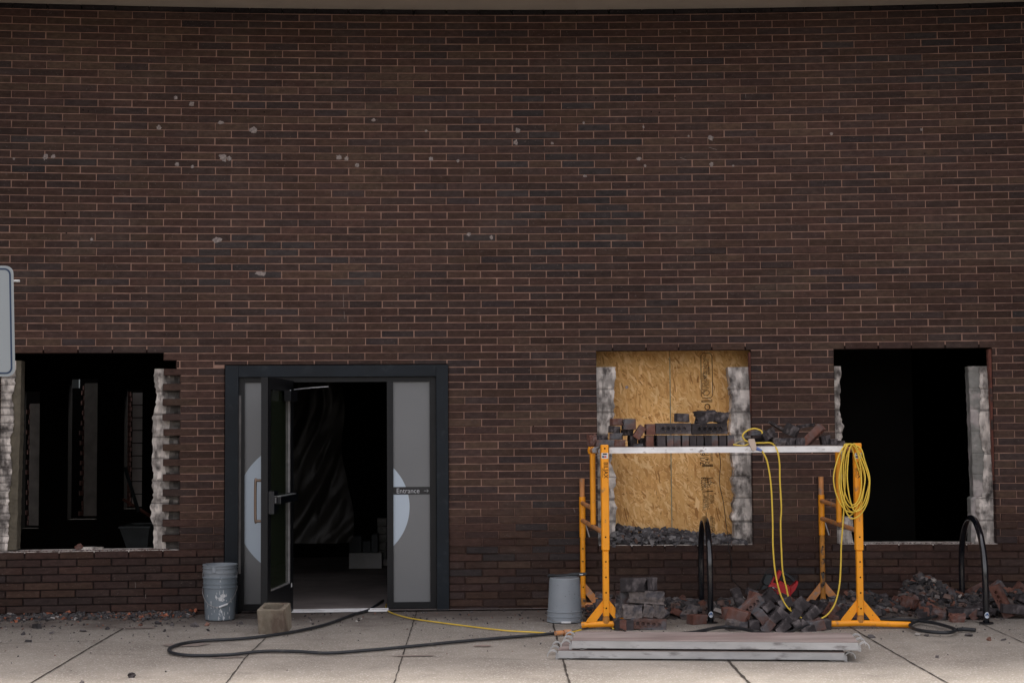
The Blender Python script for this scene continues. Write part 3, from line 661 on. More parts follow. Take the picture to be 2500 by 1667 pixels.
# ---- interior behind the door: sheet, boxes
def sheet(px0,px1,py0,py1,y):
    mb=MB(); nx,nz=60,50; vs=[]
    p=PY(px0,py0,y);q=PY(px1,py1,y)
    for j in range(nz+1):
        for i in range(nx+1):
            u=i/nx;v=j/nz; x=p.x+(q.x-p.x)*(u*(1+.10*mnoise.noise(Vector((v*3,9,9)))+.16*(v-.6))); z=p.z+(q.z-p.z)*v
            f=.10*mnoise.noise(Vector((u*3+v*3.2,v*1.0,1)))+.06*(1-abs(2*mnoise.noise(Vector((u*5+v*v*4,v*1.6,5)))))+.012*mnoise.noise(Vector((u*20+v*12,v*6,2)))
            vs.append((x,y+f*2.2-v*.5,z))
    mb.add(vs,[(j*(nx+1)+i,j*(nx+1)+i+1,(j+1)*(nx+1)+i+1,(j+1)*(nx+1)+i) for j in range(nz) for i in range(nx)])
    return mb
o=sheet(600,850,900,1318,3.2).build('plastic_sheet',M['sheet'],smooth=True); tag(o,'creased dusty plastic sheet hanging inside the doorway','plastic sheet')
def crate(px0,px1,py0,py1,depth,m,name,label,cat,dy=.25):
    a=G(px0,py1,.012); y=a.y; b=PY(px1,py1,y); t=PY(px0,py0,y)
    mb=MB(); mb.box(((a.x+b.x)/2,y+dy/2,(t.z+.014)/2+.0),(b.x-a.x,dy,t.z-.014),bev=.004); o=mb.build(name,m,origin=((a.x+b.x)/2,y+dy/2,0)); return tag(o,label,cat),y,t.z
_,yc,zc=crate(852,932,1350,1388,0,M['whitebox'],'white_box','low white box on the floor inside the doorway','box')
mb=MB(); c=PY(868,1325,yc+.12); c.z=zc
for px0,px1,h in ((853,884,.20),(886,906,.14),(907,924,.22)):
    a=PY(px0,1340,yc+.1).x;b=PY(px1,1340,yc+.1).x; mb.box(((a+b)/2,yc+.13,zc+h/2+.001),(b-a,.2,h),bev=.006)
tag(mb.build('black_bag',M['toolblack'],origin=c),'black bundles piled on the low white box','bag')
mb=MB(); a=PY(926,1388,yc+.3); r=random.Random(6)
for i in range(6):
    mb.box((a.x+.03+r.uniform(-.01,.01),yc+.42,.014+.095*i+.045),(.11,.18,.09),bev=.006,rot=Matrix.Rotation(r.uniform(-.1,.1),3,'Z'))
tag(mb.build('block_stack',M['blockgrey'],origin=(a.x,yc+.42,0)),'narrow stack of grey blocks by the right side of the doorway','blocks')

# ---- entrance (frame, sidelights, door)
def PS(px,py,d=0): return W(px,py,d)
zg=.0
def vpart(mb,px0,px1,z0,z1,da,db,mi=0,pref=1190):
    mb.wbox(PS(px0,pref,db)[0],PS(px1,pref,db)[0],da,db,z0,z1,mi)
zH=PS(820,919,.03)[1]
fr=MB(); vpart(fr,549,581,0,zDH-.003,-.09,.03); vpart(fr,1066,1095,0,zDH-.003,-.09,.03); vpart(fr,581.6,1065.4,zH,zDH-.003,-.09,.028)
frame=empty('door_frame',(0,0,0),None,None); frame.parent=bld; pieces(fr,'frame_board',M['framepaint'],frame); frame['label']='wide blue black painted entrance surround'
smf=MB(); zi=PS(820,932,-.01)[1]
vpart(smf,582,596,0.02,zH-.002,-.08,-.02); vpart(smf,1050,1065,.02,zH-.002,-.08,-.02); vpart(smf,596.3,1049.7,zi,zH-.002,-.08,-.022)
vpart(smf,945,960,.02,zi-.001,-.08,-.018); vpart(smf,686,711,.02,zi-.001,-.08,-.018)
vpart(smf,596.3,685.7,.02,.075,-.08,-.022); vpart(smf,960.3,1049.7,.02,.075,-.08,-.022)
pieces(smf,'frame_member',M['blackmetal'],frame)
wc=MB(); vpart(wc,582.3,588,.35,1.95,-.0195,-.012); wc.build('weather_strip',mat('bare_metal_strip',(.16,.15,.145),.55,.4,9,.1,60),frame)
th=MB(); a,b=PS(700,1487,.03)[0],PS(948,1487,.03)[0]
th.wbox(a,b,-.06,.055,.003,.02); th.wbox(a,b,-.02,.0,.0205,.026); th.build('threshold',M['alu_bright'],frame)
def sidelight(px0,px1,label):
    mb=MB(); vpart(mb,px0,px1,.0755,zi-.002,-.055,-.045); o=mb.build('sidelight',M['film'],bld); o['label']=label; return o
slL=sidelight(596.4,685.6,'frosted grey side panel half hidden by the open door'); slR=sidelight(960.4,1049.6,'frosted grey side panel with the entrance sign')
def arc_decal(pts,parent):
    mb=MB(); P=[PS(x,y,-.043) for x,y in pts]
    # convex fan
    n=len(P); vs=[WM(s,-.0435,z) for s,z in P]; mb.add(vs,[tuple(range(n))]); return mb.build('film_decal',M['decal'],parent)
cx,cy,rr=866,1237,134
pts=[(960.6,cy-rr*math.sin(math.acos((960.6-cx)/rr)))]
th0=math.acos((960.6-cx)/rr); pts=[(cx+rr*math.cos(th0*(1-2*i/24)),cy-rr*math.sin(th0*(1-2*i/24))) for i in range(25)]
arc_decal(pts,slR)
cx,cy,rr=744,1243,169; pts=[]
t1=math.acos((cx-596.6)/rr); t2=math.acos((cx-684)/rr)
pts=[(cx-rr*math.cos(t2+(t1-t2)*i/12),cy-rr*math.sin(t2+(t1-t2)*i/12)) for i in range(13)]+[(cx-rr*math.cos(t1+(t2-t1)*i/12),cy+rr*math.sin(t1+(t2-t1)*i/12)) for i in range(13)]
arc_decal(pts,slL)
sg=MB(); sg.wbox(PS(960.6,1197,-.042)[0],PS(1049.4,1197,-.042)[0],-.0425,-.0415,PS(1000,1206.5,-.042)[1],PS(1000,1188,-.042)[1]); ent=sg.build('entrance_sign',M['signblack'],slR)
def wallM(px,py,d,roll=0):
    s,z=W(px,py,d); p=WM(s,d,z); t=s/RW
    return Matrix.Translation(p)@Matrix.Rotation(-t,4,'Z')@Matrix.Rotation(R_(90),4,'X')@Matrix.Rotation(roll,4,'Z')
tx=text_mesh('Entrance',.062,'lettering',M['signwhite'],slR,wallM(996,1198,-.0405),.0004,sx=.96)
ar=MB(); Mx=wallM(1040.5,1197.5,-.0405)
for A,B in (((-.021,0),(.020,0)),((.006,.013),(.020,0)),((.006,-.013),(.020,0))):
    ar.tube([Mx@Vector((A[0],A[1],0)),Mx@Vector((B[0],B[1],0))],.0016,4)
ar.build('arrow',M['signwhite'],slR)
# open door: hinged at the left mullion, swung out towards the street
hs_,_=PS(709,1300,-.01); hinge=WM(hs_,.02,0); near=G(655,1522,0); DWD=.955
ang=math.atan2(near.y-hinge.y,near.x-hinge.x)
ux=Vector((math.cos(ang),math.sin(ang),0)); nx_=Vector((-ux.y,ux.x,0))   # nx_ points to +x side (interior face)
if nx_.x<0: nx_=-nx_
DZ=PS(700,928,0)[1]-.005
TH=.058
def D(u,v,n): return hinge+ux*u+Vector((0,0,v))+nx_*n
def dbox(mb,u0,u1,v0,v1,n0,n1,mi=0):
    mb.hexa([D(u0,v0,n0),D(u1,v0,n0),D(u1,v0,n1),D(u0,v0,n1),D(u0,v1,n0),D(u1,v1,n0),D(u1,v1,n1),D(u0,v1,n1)],mi)
zgb=.27
dm=MB(); dbox(dm,0,.10,.015,DZ,-TH/2,TH/2); dbox(dm,DWD-.115,DWD,.015,DZ,-TH/2,TH/2); dbox(dm,.1005,DWD-.1155,.015,zgb,-TH/2+.001,TH/2-.001); dbox(dm,.1005,DWD-.1155,DZ-.10,DZ,-TH/2+.001,TH/2-.001)
door=dm.build('door',M['blackmetal'],bld); door['label']='black glazed door standing open towards the street'
gm=MB(); dbox(gm,.101,DWD-.116,zgb+.001,DZ-.101,-.004,.004); gm.build('glass_pane',M['glass'],door)
gs=MB(); dbox(gs,.101,.111,zgb+.002,DZ-.102,.005,.022); dbox(gs,.112,DWD-.117,zgb+.002,zgb+.012,.005,.022); pieces(gs,'glazing_bead',M['steel'],door)
pbm=MB(); zp=1.04
dbox(pbm,.22,DWD-.12,zp-.03,zp+.03,TH/2+.03,TH/2+.085); dbox(pbm,DWD-.17,DWD-.02,zp-.11,zp+.08,TH/2,TH/2+.05); dbox(pbm,.16,.24,zp-.04,zp+.04,TH/2,TH/2+.08)
pbm.build('push_bar',M['gloss'],door)
st=MB(); dbox(st,.22,DWD-.12,zp+.031,zp+.036,TH/2+.035,TH/2+.08); dbox(st,DWD-.09,DWD-.05,zp-.02,zp+.025,TH/2+.0505,TH/2+.052); st.build('bar_trim',M['galv'],door)
hm=MB(); uh=DWD-.055
hm.tube(catmull([D(uh,zp-.17,-TH/2),D(uh,zp-.17,-TH/2-.045),D(uh,zp-.155,-TH/2-.06),D(uh,zp+.155,-TH/2-.06),D(uh,zp+.17,-TH/2-.045),D(uh,zp+.17,-TH/2)],5),.012,10)
hm.build('pull_handle',M['bronze'],door,smooth=True)
cl=MB(); dbox(cl,.10,.36,DZ-.19,DZ-.10,TH/2,TH/2+.06); cl.build('door_closer',M['blackmetal'],door)
ca=MB(); ca.tube([D(.16,DZ-.085,TH/2+.04),D(.20,DZ-.07,TH/2+.22),D(.10,DZ-.06,TH/2+.34)],.005,6); ca.tube([D(.13,DZ-.098,TH/2+.0),D(.34,DZ-.098,TH/2+.05)],.006,6); pieces(ca,'closer_arm',M['galv'],door)
dl=MB(); dbox(dl,.05,.09,.235,.27,TH/2+.0003,TH/2+.0015); dl.build('door_sticker',M['paintwhite'],door)

# ================================================================== boards in the middle opening
sS,_=W(1638,1100,-.31); zO0,zO1=zsill-.02,L2Z(27)+.06
for a,b,lb in ((sW2L-.14,sS-.002,'left golden strand board sheet closing the middle window opening'),(sS+.002,sW2R+.14,'right strand board sheet with printed grade stamps in the middle window opening')):
    mb=MB(); c=WM((a+b)/2,-.31,zO0); mb.wbox(a,b,-.322,-.31,zO0,zO1); o=mb.build('strand_board',M['osb'],origin=c); tag(o,lb,'board','strand boards in the middle window')
    board=o; bc=c
sm=MB(); sm.wbox(sS-.004,sS+.004,-.3095,-.3075,zO0+.1,zO1-.1); o=sm.build('seam_glue',mat('greenish_seam',(.20,.22,.15),.8,.4,30,.1,60),board,origin=bc)
def stamp(txt,px,py,size,sx=1.0,roll=R_(90)):
    t=text_mesh(txt,size,'printed_stamp',M['ink'],board,Matrix.Translation(-bc)@wallM(px,py,-.3085,roll),.0003,sx=sx); return t
stamp('7/16',1716,1120,.068,1.0); stamp('24/16',1727,1116,.055); stamp('SHEATHING',1738,1112,.032,.6)
stamp('M0723',1718,1180,.060,.75); stamp('0723',1725.5,1180,.05,.85); stamp('14:57',1732,1179,.052,.75); stamp('2',1740,1178,.05)
stamp('OSB COMPLIANT',1719,1224,.034,.62); stamp('APA RATED',1724,1224,.034,.62); stamp('CONSTRUCTION SHEATHING',1729,1218,.028,.5); stamp('SIZED FOR',1736,1218,.03,.6); stamp('SPACING',1741,1218,.03,.6)
stamp('EXPOSURE 1 LUMBER',1737,1282,.034,.55); stamp('TALLER STUDS 24',1742,1282,.034,.55)
stamp('RATED SHEATHING',1721,895,.040,.62); stamp('STRENGTH AXIS',1728,895,.036,.55); stamp('EXPOSURE',1732,905,.03,.5)
stamp('THIS SIDE DOWN',1718,935,.040,.62); stamp('ALLOW SPACING',1724,935,.034,.55); stamp('AT ENDS',1729,938,.034,.6)
lm=MB()
def wl(pts,r=.0032,closed=False,d=-.3088):
    P=[W(x,y,d) for x,y in pts]; lm.tube([WM(s,d,z) for s,z in P],r,5,closed=closed)
wl([(1711,868),(1716,862),(1733,862),(1738,868),(1740,965),(1735,971),(1716,972),(1712,966)],closed=True)
for y in (978,981): wl([(1712,y),(1739,y-1)])
wl([(1727+6*math.cos(t/12*6.28),993+7*math.sin(t/12*6.28)) for t in range(12)],closed=True,r=.004)
wl([(1716,960),(1722,953),(1730,953),(1732,960),(1727,965),(1720,965)],closed=True)
for a,b in ((1135,1134),(1138,1137)): wl([(1714,a),(1741,b)],r=.004)
wl([(1715,1168),(1741,1166)]); wl([(1715,1200),(1741,1198)],r=.004); wl([(1724,1250),(1724,1266)])
pieces(lm,'printed_line',M['ink'],board,origin=bc)

# ================================================================== bricks
def brick_mesh(L=.295,Wd=.092,H=.057,nh=5,rh=.0155,seed=0,rough_end=0.0):
    """X length, Y width, Z height; holes run through along Z"""
    r=random.Random(seed); mb=MB(); pitch=.044; n0=nh
    x0=-L/2;hole_c=[(i-(n0-1)/2)*pitch for i in range(n0)]
    if n0*pitch>L-.02: n0=max(0,int((L-.03)/pitch)); hole_c=[(i-(n0-1)/2)*pitch for i in range(n0)]
    seg=16; hz=H/2;hy=Wd/2; cs=pitch/2
    for sgn in (-1,1):
        z=sgn*hz
        for cx in hole_c:
            circ=[];sq=[]
            for j in range(seg):
                a=2*math.pi*j/seg+math.pi/seg; c,s=math.cos(a),math.sin(a)
                circ.append(Vector((cx+rh*c,rh*s,z))); k=cs/max(abs(c),abs(s)); sq.append(Vector((cx+c*k,s*k,z)))
            mb.add(circ+sq,[(j,j+seg,(j+1)%seg+seg,(j+1)%seg) for j in range(seg)])
            for ys in (-1,1):
                mb.add([(cx-cs,ys*cs,z),(cx+cs,ys*cs,z),(cx+cs,ys*(hy-.003),z),(cx-cs,ys*(hy-.003),z)],[(0,1,2,3)])
        e=(n0*cs) if n0 else 0
        mb.add([(-L/2+.003,-hy+.003,z),(-e,-hy+.003,z),(-e,hy-.003,z),(-L/2+.003,hy-.003,z)],[(0,1,2,3)])
        mb.add([(e,-hy+.003,z),(L/2-.003,-hy+.003,z),(L/2-.003,hy-.003,z),(e,hy-.003,z)],[(0,1,2,3)])
    for cx in hole_c:
        A=[Vector((cx+rh*math.cos(2*math.pi*j/seg+math.pi/seg),rh*math.sin(2*math.pi*j/seg+math.pi/seg),-hz)) for j in range(seg)]
        B=[Vector((p.x,p.y,hz)) for p in A]; mb.add(A+B,[(j,(j+1)%seg,(j+1)%seg+seg,j+seg) for j in range(seg)])
        for zz_ in (-.012,.012): mb.add([Vector((p.x,p.y,zz_)) for p in A],[tuple(range(seg))])
    # sides with bevel
    ring=lambda dx,dy,z:[Vector((-L/2+dx,-hy+dy,z)),Vector((L/2-dx,-hy+dy,z)),Vector((L/2-dx,hy-dy,z)),Vector((-L/2+dx,hy-dy,z))]
    # subdivide long sides for wobble
    def dens(q):
        o=[]
        for i in range(4):
            a,b=q[i],q[(i+1)%4]; n=6 if i%2==0 else 3
            for j in range(n): o.append(a.lerp(b,j/n))
        return o
    Rg=[dens(ring(.003,.003,-hz)),dens(ring(0,0,-hz+.003)),dens(ring(0,0,0)),dens(ring(0,0,hz-.003)),dens(ring(.003,.003,hz))]
    m=len(Rg[0]); vs=[p for q in Rg for p in q]
    mb.add(vs,[(i*m+j,i*m+(j+1)%m,(i+1)*m+(j+1)%m,(i+1)*m+j) for i in range(4) for j in range(m)])
    out=[]
    for p in mb.v:
        k=mnoise.noise_vector(p*22+Vector((seed*5.1,0,0)))*.0018
        if rough_end and p.x>L/2-.006: k+=Vector((mnoise.noise(Vector((p.y*30,p.z*40,seed)))*rough_end-.3*rough_end,0,0))
        out.append(p+k)
    mb.v=out; return mb
def chunk_mesh(sx,sy,sz,seed,sub=3,amp=.28):
    r=random.Random(seed); mb=MB(); n=sub; idx={};vs=[];fs=[]
    def V(i,j,k):
        if (i,j,k) not in idx:
            p=Vector((i/n-.5,j/n-.5,k/n-.5)); q=mnoise.noise_vector(p*2.3+Vector((seed*3.7,seed,0)))*amp+mnoise.noise_vector(p*6+Vector((seed,7,0)))*amp*.35
            p=p+q; idx[(i,j,k)]=len(vs); vs.append(Vector((p.x*sx,p.y*sy,p.z*sz)))
        return idx[(i,j,k)]
    for a in range(n):
        for b in range(n):
            fs+=[(V(a,b,0),V(a,b+1,0),V(a+1,b+1,0),V(a+1,b,0)),(V(a,b,n),V(a+1,b,n),V(a+1,b+1,n),V(a,b+1,n)),
                 (V(a,0,b),V(a+1,0,b),V(a+1,0,b+1),V(a,0,b+1)),(V(a,n,b),V(a,n,b+1),V(a+1,n,b+1),V(a+1,n,b)),
                 (V(0,a,b),V(0,a,b+1),V(0,a+1,b+1),V(0,a+1,b)),(V(n,a,b),V(n,a+1,b),V(n,a+1,b+1),V(n,a,b+1))]
    mb.add(vs,fs); return mb
PROTO={}
def proto(kind,m):
    key=(kind,m)
    if key in PROTO: return PROTO[key]
    if kind=='full': mb=brick_mesh(seed=1)
    elif kind=='full2': mb=brick_mesh(seed=9)
    elif kind=='half': mb=brick_mesh(L=.15,nh=2,seed=3,rough_end=.03)
    elif kind=='third': mb=brick_mesh(L=.10,nh=1,seed=5,rough_end=.03)
    elif kind=='slab': mb=chunk_mesh(.17,.10,.025,3,3,.16)
    elif kind=='chunk': mb=chunk_mesh(.13,.10,.085,5,4,.22)
    elif kind=='chunk2': mb=chunk_mesh(.16,.09,.07,8,4,.26)
    elif kind=='crust': mb=chunk_mesh(.27,.10,.095,11,6,.09)
    elif kind=='crusthalf': mb=chunk_mesh(.14,.10,.095,14,5,.12)
    elif kind=='bit': mb=chunk_mesh(.07,.06,.045,17,3,.25)
    me=mb.build('brick',M[m]); d=me.data; bpy.data.objects.remove(me); PROTO[key]=d; return d
ORI={'end':Matrix(((0,0,1),(1,0,0),(0,1,0))),     # X->y, Y->z, Z->x   : header standing on its edge
     'endflat':Matrix(((0,1,0),(-1,0,0),(0,0,1))),# X->-y, Y->x, Z->z  : header lying flat
     'bed':Matrix(((1,0,0),(0,0,-1),(0,1,0))),    # holes towards the street
     'side':Matrix(((1,0,0),(0,1,0),(0,0,1))),    # stretcher towards the street
     'stand':Matrix(((0,0,1),(0,1,0),(-1,0,0))),  # length upright, edge out
     'standbed':Matrix(((0,-1,0),(0,0,-1),(1,0,0)))}
nB=[0]
def brick(px,py,y,mode,roll,yaw,kind,m,label,group,tilt=0,sc=(1,1,1),cat='brick',name='brick'):
    p=PY(px,py,y) 
    Rm=Matrix.Rotation(R_(yaw),3,'Z')@Matrix.Rotation(R_(tilt),3,'X')@Matrix.Rotation(R_(-roll),3,'Y')@ORI[mode]
    o=bpy.data.objects.new(name,proto(kind,m)); COL.objects.link(o)
    o.matrix_world=Matrix.Translation(p)@Rm.to_4x4()@Matrix.Diagonal((*sc,1))
    tag(o,label,cat,group); nB[0]+=1; return o

# ================================================================== scaffold
SY_F=G(1480,1534).y; 
fl_=G(1480,1534); fr_=G(2101,1532)        # front feet
bl_=G(1424,1487); br_=G(2010,1484)        # back feet (up to the wall)
DT=PY(1760,1089,fl_.y+.07).z              # deck top height
def scaffold_frame(f,b,label,toplab,flip,postpx):
    dirv=(Vector((b.x,b.y,0))-Vector((f.x,f.y,0))); Ln=dirv.length; dv=dirv.normalized(); side=Vector((dv.y,-dv.x,0))
    if side.x<0: side=-side
    root=empty('scaffold_trestle',(f.x,f.y,0),label,'scaffold trestle','yellow scaffold trestles carrying the deck')
    P=lambda u,z,w=0: dv*u+Vector((0,0,z))+side*w
    zt=DT+.02
    zs=PY(postpx,1343,f.y).z     # sleeve end
    def sq(mb,u,z0,z1,h,mi=0,bev=.006):
        mb.box(P(u,(z0+z1)/2),(h,h,z1-z0),mi,rot=Matrix.Rotation(math.atan2(dv.x,dv.y)*-1,3,'Z'),bev=bev)
    mb=MB(); sq(mb,0,zs,zt,.062); post=mb.build('post',M['yellow'],root)
    mb=MB(); sq(mb,0,.10,zs-.001,.05)
    leg=mb.build('leg',M['yellow'],root)
    hm=MB()
    for z in [zs+.11]+[zs-.09-.125*i for i in range(4)]+[zt-.03]:
        h=.0315 if z>zs else .0255
        hm.v+=[];base=P(0,z)-Vector((0,1,0))*h
        n=10; hm.add([base+Vector((.007*math.cos(2*math.pi*j/n),-.0006,.007*math.sin(2*math.pi*j/n))) for j in range(n)],[tuple(range(n))])
    pieces(hm,'pin_hole',M['hole'],leg)
    # inner upright and bearer
    ui=Ln*.50; zu=PY(1415,1270,b.y).z if not flip else PY(1995,1268,b.y).z
    zl=PY(1462,1302,f.y).z
    zb_low=PY(1418,1270,b.y).z
    mb=MB(); mb.tube([P(.03,DT-.035),P(ui+.05,DT-.035)],.024,12); smooth_angle(mb.build('bearer',M['orange'],root))
    mb=MB(); lz=lambda u:zl+(zb_low-zl)*(u/Ln)
    mb.tube([P(ui,lz(ui)+.02),P(ui,DT-.058)],.024,12); smooth_angle(mb.build('inner_post',M['yellow'],root))
    mb=MB(); mb.lathe([(0,.0),(.03,.0),(.036,.03),(.03,.06),(0,.062)],P(ui+.05,DT-.065),16); smooth_angle(mb.build('end_cap',M['yellow'],root))
    # back leg: sleeve with the extension passing through
    z_top=PY(1415,1168,b.y).z; z_s1=PY(1415,1212,b.y).z; z_s0=PY(1420,1311,b.y).z
    mb=MB(); mb.tube([P(Ln,z_s0),P(Ln,z_s1)],.028,12); smooth_angle(mb.build('back_post',M['yellow'],root))
    mB_=M['rusty'] if flip else M['yellow']
    mb=MB(); mb.tube([P(Ln,.09),P(Ln,z_s0+.0005)],.0235,12); 
    up_=MB(); up_.tube([P(Ln,z_s1-.0005),P(Ln,z_top)],.0235,12); smooth_angle(up_.build('leg_extension',M['orange'],root))
    bleg=smooth_angle(mb.build('leg',mB_,root))
    hm=MB()
    for z in [z_s0-.10-.115*i for i in range(5)]:
        base=P(Ln,z)-Vector((0,1,0))*.0240; n=10; hm.add([base+Vector((.007*math.cos(2*math.pi*j/n),0,.007*math.sin(2*math.pi*j/n))) for j in range(n)],[tuple(range(n))])
    pieces(hm,'pin_hole',M['hole'],bleg)
    zr=PY(1415,1227,b.y).z
    for z0,z1,u0,u1 in ((lz(.02),lz(Ln),.02,Ln),(zr-.02,zr,ui,Ln)):
        mb=MB(); mb.tube([P(u0,z0),P(u1,z1)],.020,12); smooth_angle(mb.build('rung',M['orange'],root))
    mb=MB(); mb.tube([P(Ln,zb_low-.04,.03),P(Ln-.02,zb_low-.15,.06)],.006,6); mb.build('lock_pin',M['steel'],root)
    # feet: tube along the wall with triangular gussets
    for u,hw,mt,sx in ((0,.40,M['yellow'],1),(Ln,.33,M['orange'],1)):
        zf=.035; mb=MB()
        mb.tube([P(u,zf)+Vector((-hw*((1.05 if flip else .5) if u==0 else .9),.02,-.005)),P(u,zf+.005),P(u,zf)+Vector((hw,-.03,-.01))],.025,12)
        ft=smooth_angle(mb.build('foot_tube',mt,root))
        gm=MB()
        for sgx in (-1,1):
            gm.prism([(sgx*.022,.14),(sgx*.085,.055),(sgx*.165,.055),(sgx*.155,.075),(sgx*.022,.235)] if sgx>0 else [(sgx*.022,.235),(sgx*.155,.075),(sgx*.165,.055),(sgx*.085,.055),(sgx*.022,.14)],-.004,.004,lambda a,b_,c_:P(u,b_)+Vector((a,c_,0)))
        pieces(gm,'gusset',mt,root)
        bb=MB(); bb.lathe([(0,.0),(.029,0),(.029,.03),(.026,.06),(0,.061)],P(u,.045)-Vector((0,0,.0)),12); smooth_angle(bb.build('foot_socket',M['rusty'],root))
    # label on the post
    f0=Vector((0,-.0318,0)); face=Matrix.Translation(P(0,0)+f0)@Matrix.Rotation(R_(90),4,'X')
    zl1=PY(postpx,1112,f.y).z
    mb=MB(); mb.box(P(0,zl1)+Vector((0,-.0322,0)),(.055,.0012,.046)); lb=mb.build('maker_sticker',M['paintwhite'],root)
    mb=MB(); mb.box(P(0,zl1-.008)+Vector((-.014,-.0333,0)),(.016,.0008,.014)); mb.build('sticker_blue',M['navy'],lb)
    mb=MB(); mb.box(P(0,zl1-.008)+Vector((.004,-.0333,0)),(.018,.0008,.014)); mb.build('sticker_red',M['stickerr'],lb)
    mb=MB(); mb.box(P(0,zl1+.014)+Vector((0,-.0333,0)),(.034,.0008,.010)); mb.build('sticker_ink',M['ink'],lb)
    zt1=PY(postpx,1147,f.y).z
    Mt=Matrix.Translation(P(0,zt1)+Vector((.006,-.0322,0)))@Matrix.Rotation(R_(90),4,'X')@Matrix.Rotation(R_(-90),4,'Z')
    text_mesh('BILJAX',.050,'maker_lettering',M['ink'],root,Mt,.0005,sx=.92)
    Mt=Matrix.Translation(P(0,zt1-.02)+Vector((-.021,-.0322,0)))@Matrix.Rotation(R_(90),4,'X')@Matrix.Rotation(R_(-90),4,'Z')
    text_mesh('SCAFFOLD',.016,'maker_lettering',M['ink'],root,Mt,.0005)
    return root
scaffold_frame(fl_,bl_,'yellow scaffold frame in front of the boarded window, beside the upturned bucket','',False,1470)
scaffold_frame(fr_,br_,'yellow scaffold frame in front of the right empty opening, hung with the coiled cord','',True,2090)
# ---- plank deck (aluminium walkboard)
def plank(name,A,B,ztop,wd,label,m_side,m_top,group,tall=.06,hooks=True):
    A=Vector((A.x,A.y,0));B=Vector((B.x,B.y,0)); ux_=(B-A).normalized(); vy=Vector((-ux_.y,ux_.x,0)); L=(B-A).length
    root=empty(name,A,label,'scaffold plank',group)
    Q=lambda u,v,z: ux_*u+vy*v+Vector((0,0,z))
    def bx_(mb,u0,u1,v0,v1,z0,z1,mi=0): mb.hexa([Q(u0,v0,z0),Q(u1,v0,z0),Q(u1,v1,z0),Q(u0,v1,z0),Q(u0,v0,z1),Q(u1,v0,z1),Q(u1,v1,z1),Q(u0,v1,z1)],mi)
    mb=MB(); bx_(mb,0,L,0,.012,ztop-tall,ztop-.004); bx_(mb,0,L,.0121,.035,ztop-tall,ztop-tall+.004); mb.build('side_rail',m_side,root)
    mb=MB(); bx_(mb,0,L,wd-.012,wd,ztop-tall,ztop-.004); mb.build('side_rail',m_side,root)
    mb=MB(); n=16
    for i in range(n):
        v0=.0005+(wd-.001)*i/n; v1=v0+(wd-.001)/n-.004
        bx_(mb,0,L,v0,v1,ztop-.0038,ztop+(.0 if i%2 else .0012))
    bx_(mb,.001,L-.001,.013,wd-.013,ztop-.009,ztop-.0045)
    mb.build('deck_surface',m_top,root)
    mb=MB()
    for u0,u1 in ((0.0,.004),(L-.004,L)): bx_(mb,u0+.0005,u1-.0005,.0125,wd-.0125,ztop-tall+.001,ztop-.0095)
    pieces(mb,'end_plate',m_side,root)
    if hooks:
        for u,sg in ((0,-1),(L,1)):
            for v in (.03,wd/2,wd-.03):
                hm=MB(); pts=[]
                for j in range(11):
                    a=math.pi*j/10; pts.append((sg*(.045-.045*math.cos(a))*.9+sg*.0,-.045+.047*math.sin(a)))
                w_=.03
                out=[(x,z+ .006) for x,z in pts]; inn=[(x*.86+sg*.006,z*.86-.004) for x,z in pts]
                poly=out+inn[::-1]
                V=[]
                for dv_ in (-w_/2,w_/2):
                    for x,z in poly: V.append(Q(u+x,v+dv_,ztop-.006+z))
                m_=len(out); fs=[]
                N=2*m_
                for j in range(m_-1):
                    fs.append((j,j+1,N-2-j,N-1-j)); fs.append((N+j,2*N-1-j,2*N-2-j,N+j+1))
                    fs.append((j,N+j,N+j+1,j+1)); fs.append((N-1-j,N-2-j,2*N-2-j,2*N-1-j))
                fs+=[(0,N-1,2*N-1,N),(m_-1,N+m_-1,N+m_,m_)]
                hm.add(V,fs)
                if v<.1: bx_(hm,*( (u-.02,u-.001) if sg<0 else (u+.001,u+.02)),v-.012,v+.012,ztop-tall-.012,ztop-.03); 
                hm.build('hook',m_side,root)
        for u,sg in ((.02,1),(L-.02,-1)):
            lm_=MB(); lm_.tube([Q(u-sg*.03,.01,ztop-tall-.003),Q(u+sg*.035,.01,ztop-tall-.004),Q(u+sg*.045,.01,ztop-tall-.011),Q(u+sg*.085,.01,ztop-tall-.002)],.0025,5); lm_.build('wind_lock',m_side,root)
    return root
dA=Vector((fl_.x+.045,fl_.y+.05,0)); dB=Vector((fr_.x-.10,fr_.y+.05,0))
deck=plank('scaffold_plank',dA,dB,DT,.50,'bright aluminium plank deck carried by the yellow frames, loaded with bricks',M['alu_bright'],M['alu_dusty'],None,tall=.052,hooks=False)
# hook rings over the left bearer
vv=(Vector((bl_.x,bl_.y,0))-Vector((fl_.x,fl_.y,0))).normalized(); loc0=Vector((dA.x,dA.y,0))
for u in (.07,.12,.24,.30,.36,.44):
    mb=MB(); c=Vector((fl_.x,fl_.y,DT-.035))+vv*u-loc0; n=12; pts=[]
    sd_=Vector((vv.y,-vv.x,0)); 
    for j in range(13):
        a=math.pi*(-.15+1.3*j/12); pts.append(c+sd_*(.032*math.cos(a))+Vector((0,0,.032*math.sin(a))))
    mb.tube(pts,.007,6); smooth_angle(mb.build('hook',M['alu'],deck))
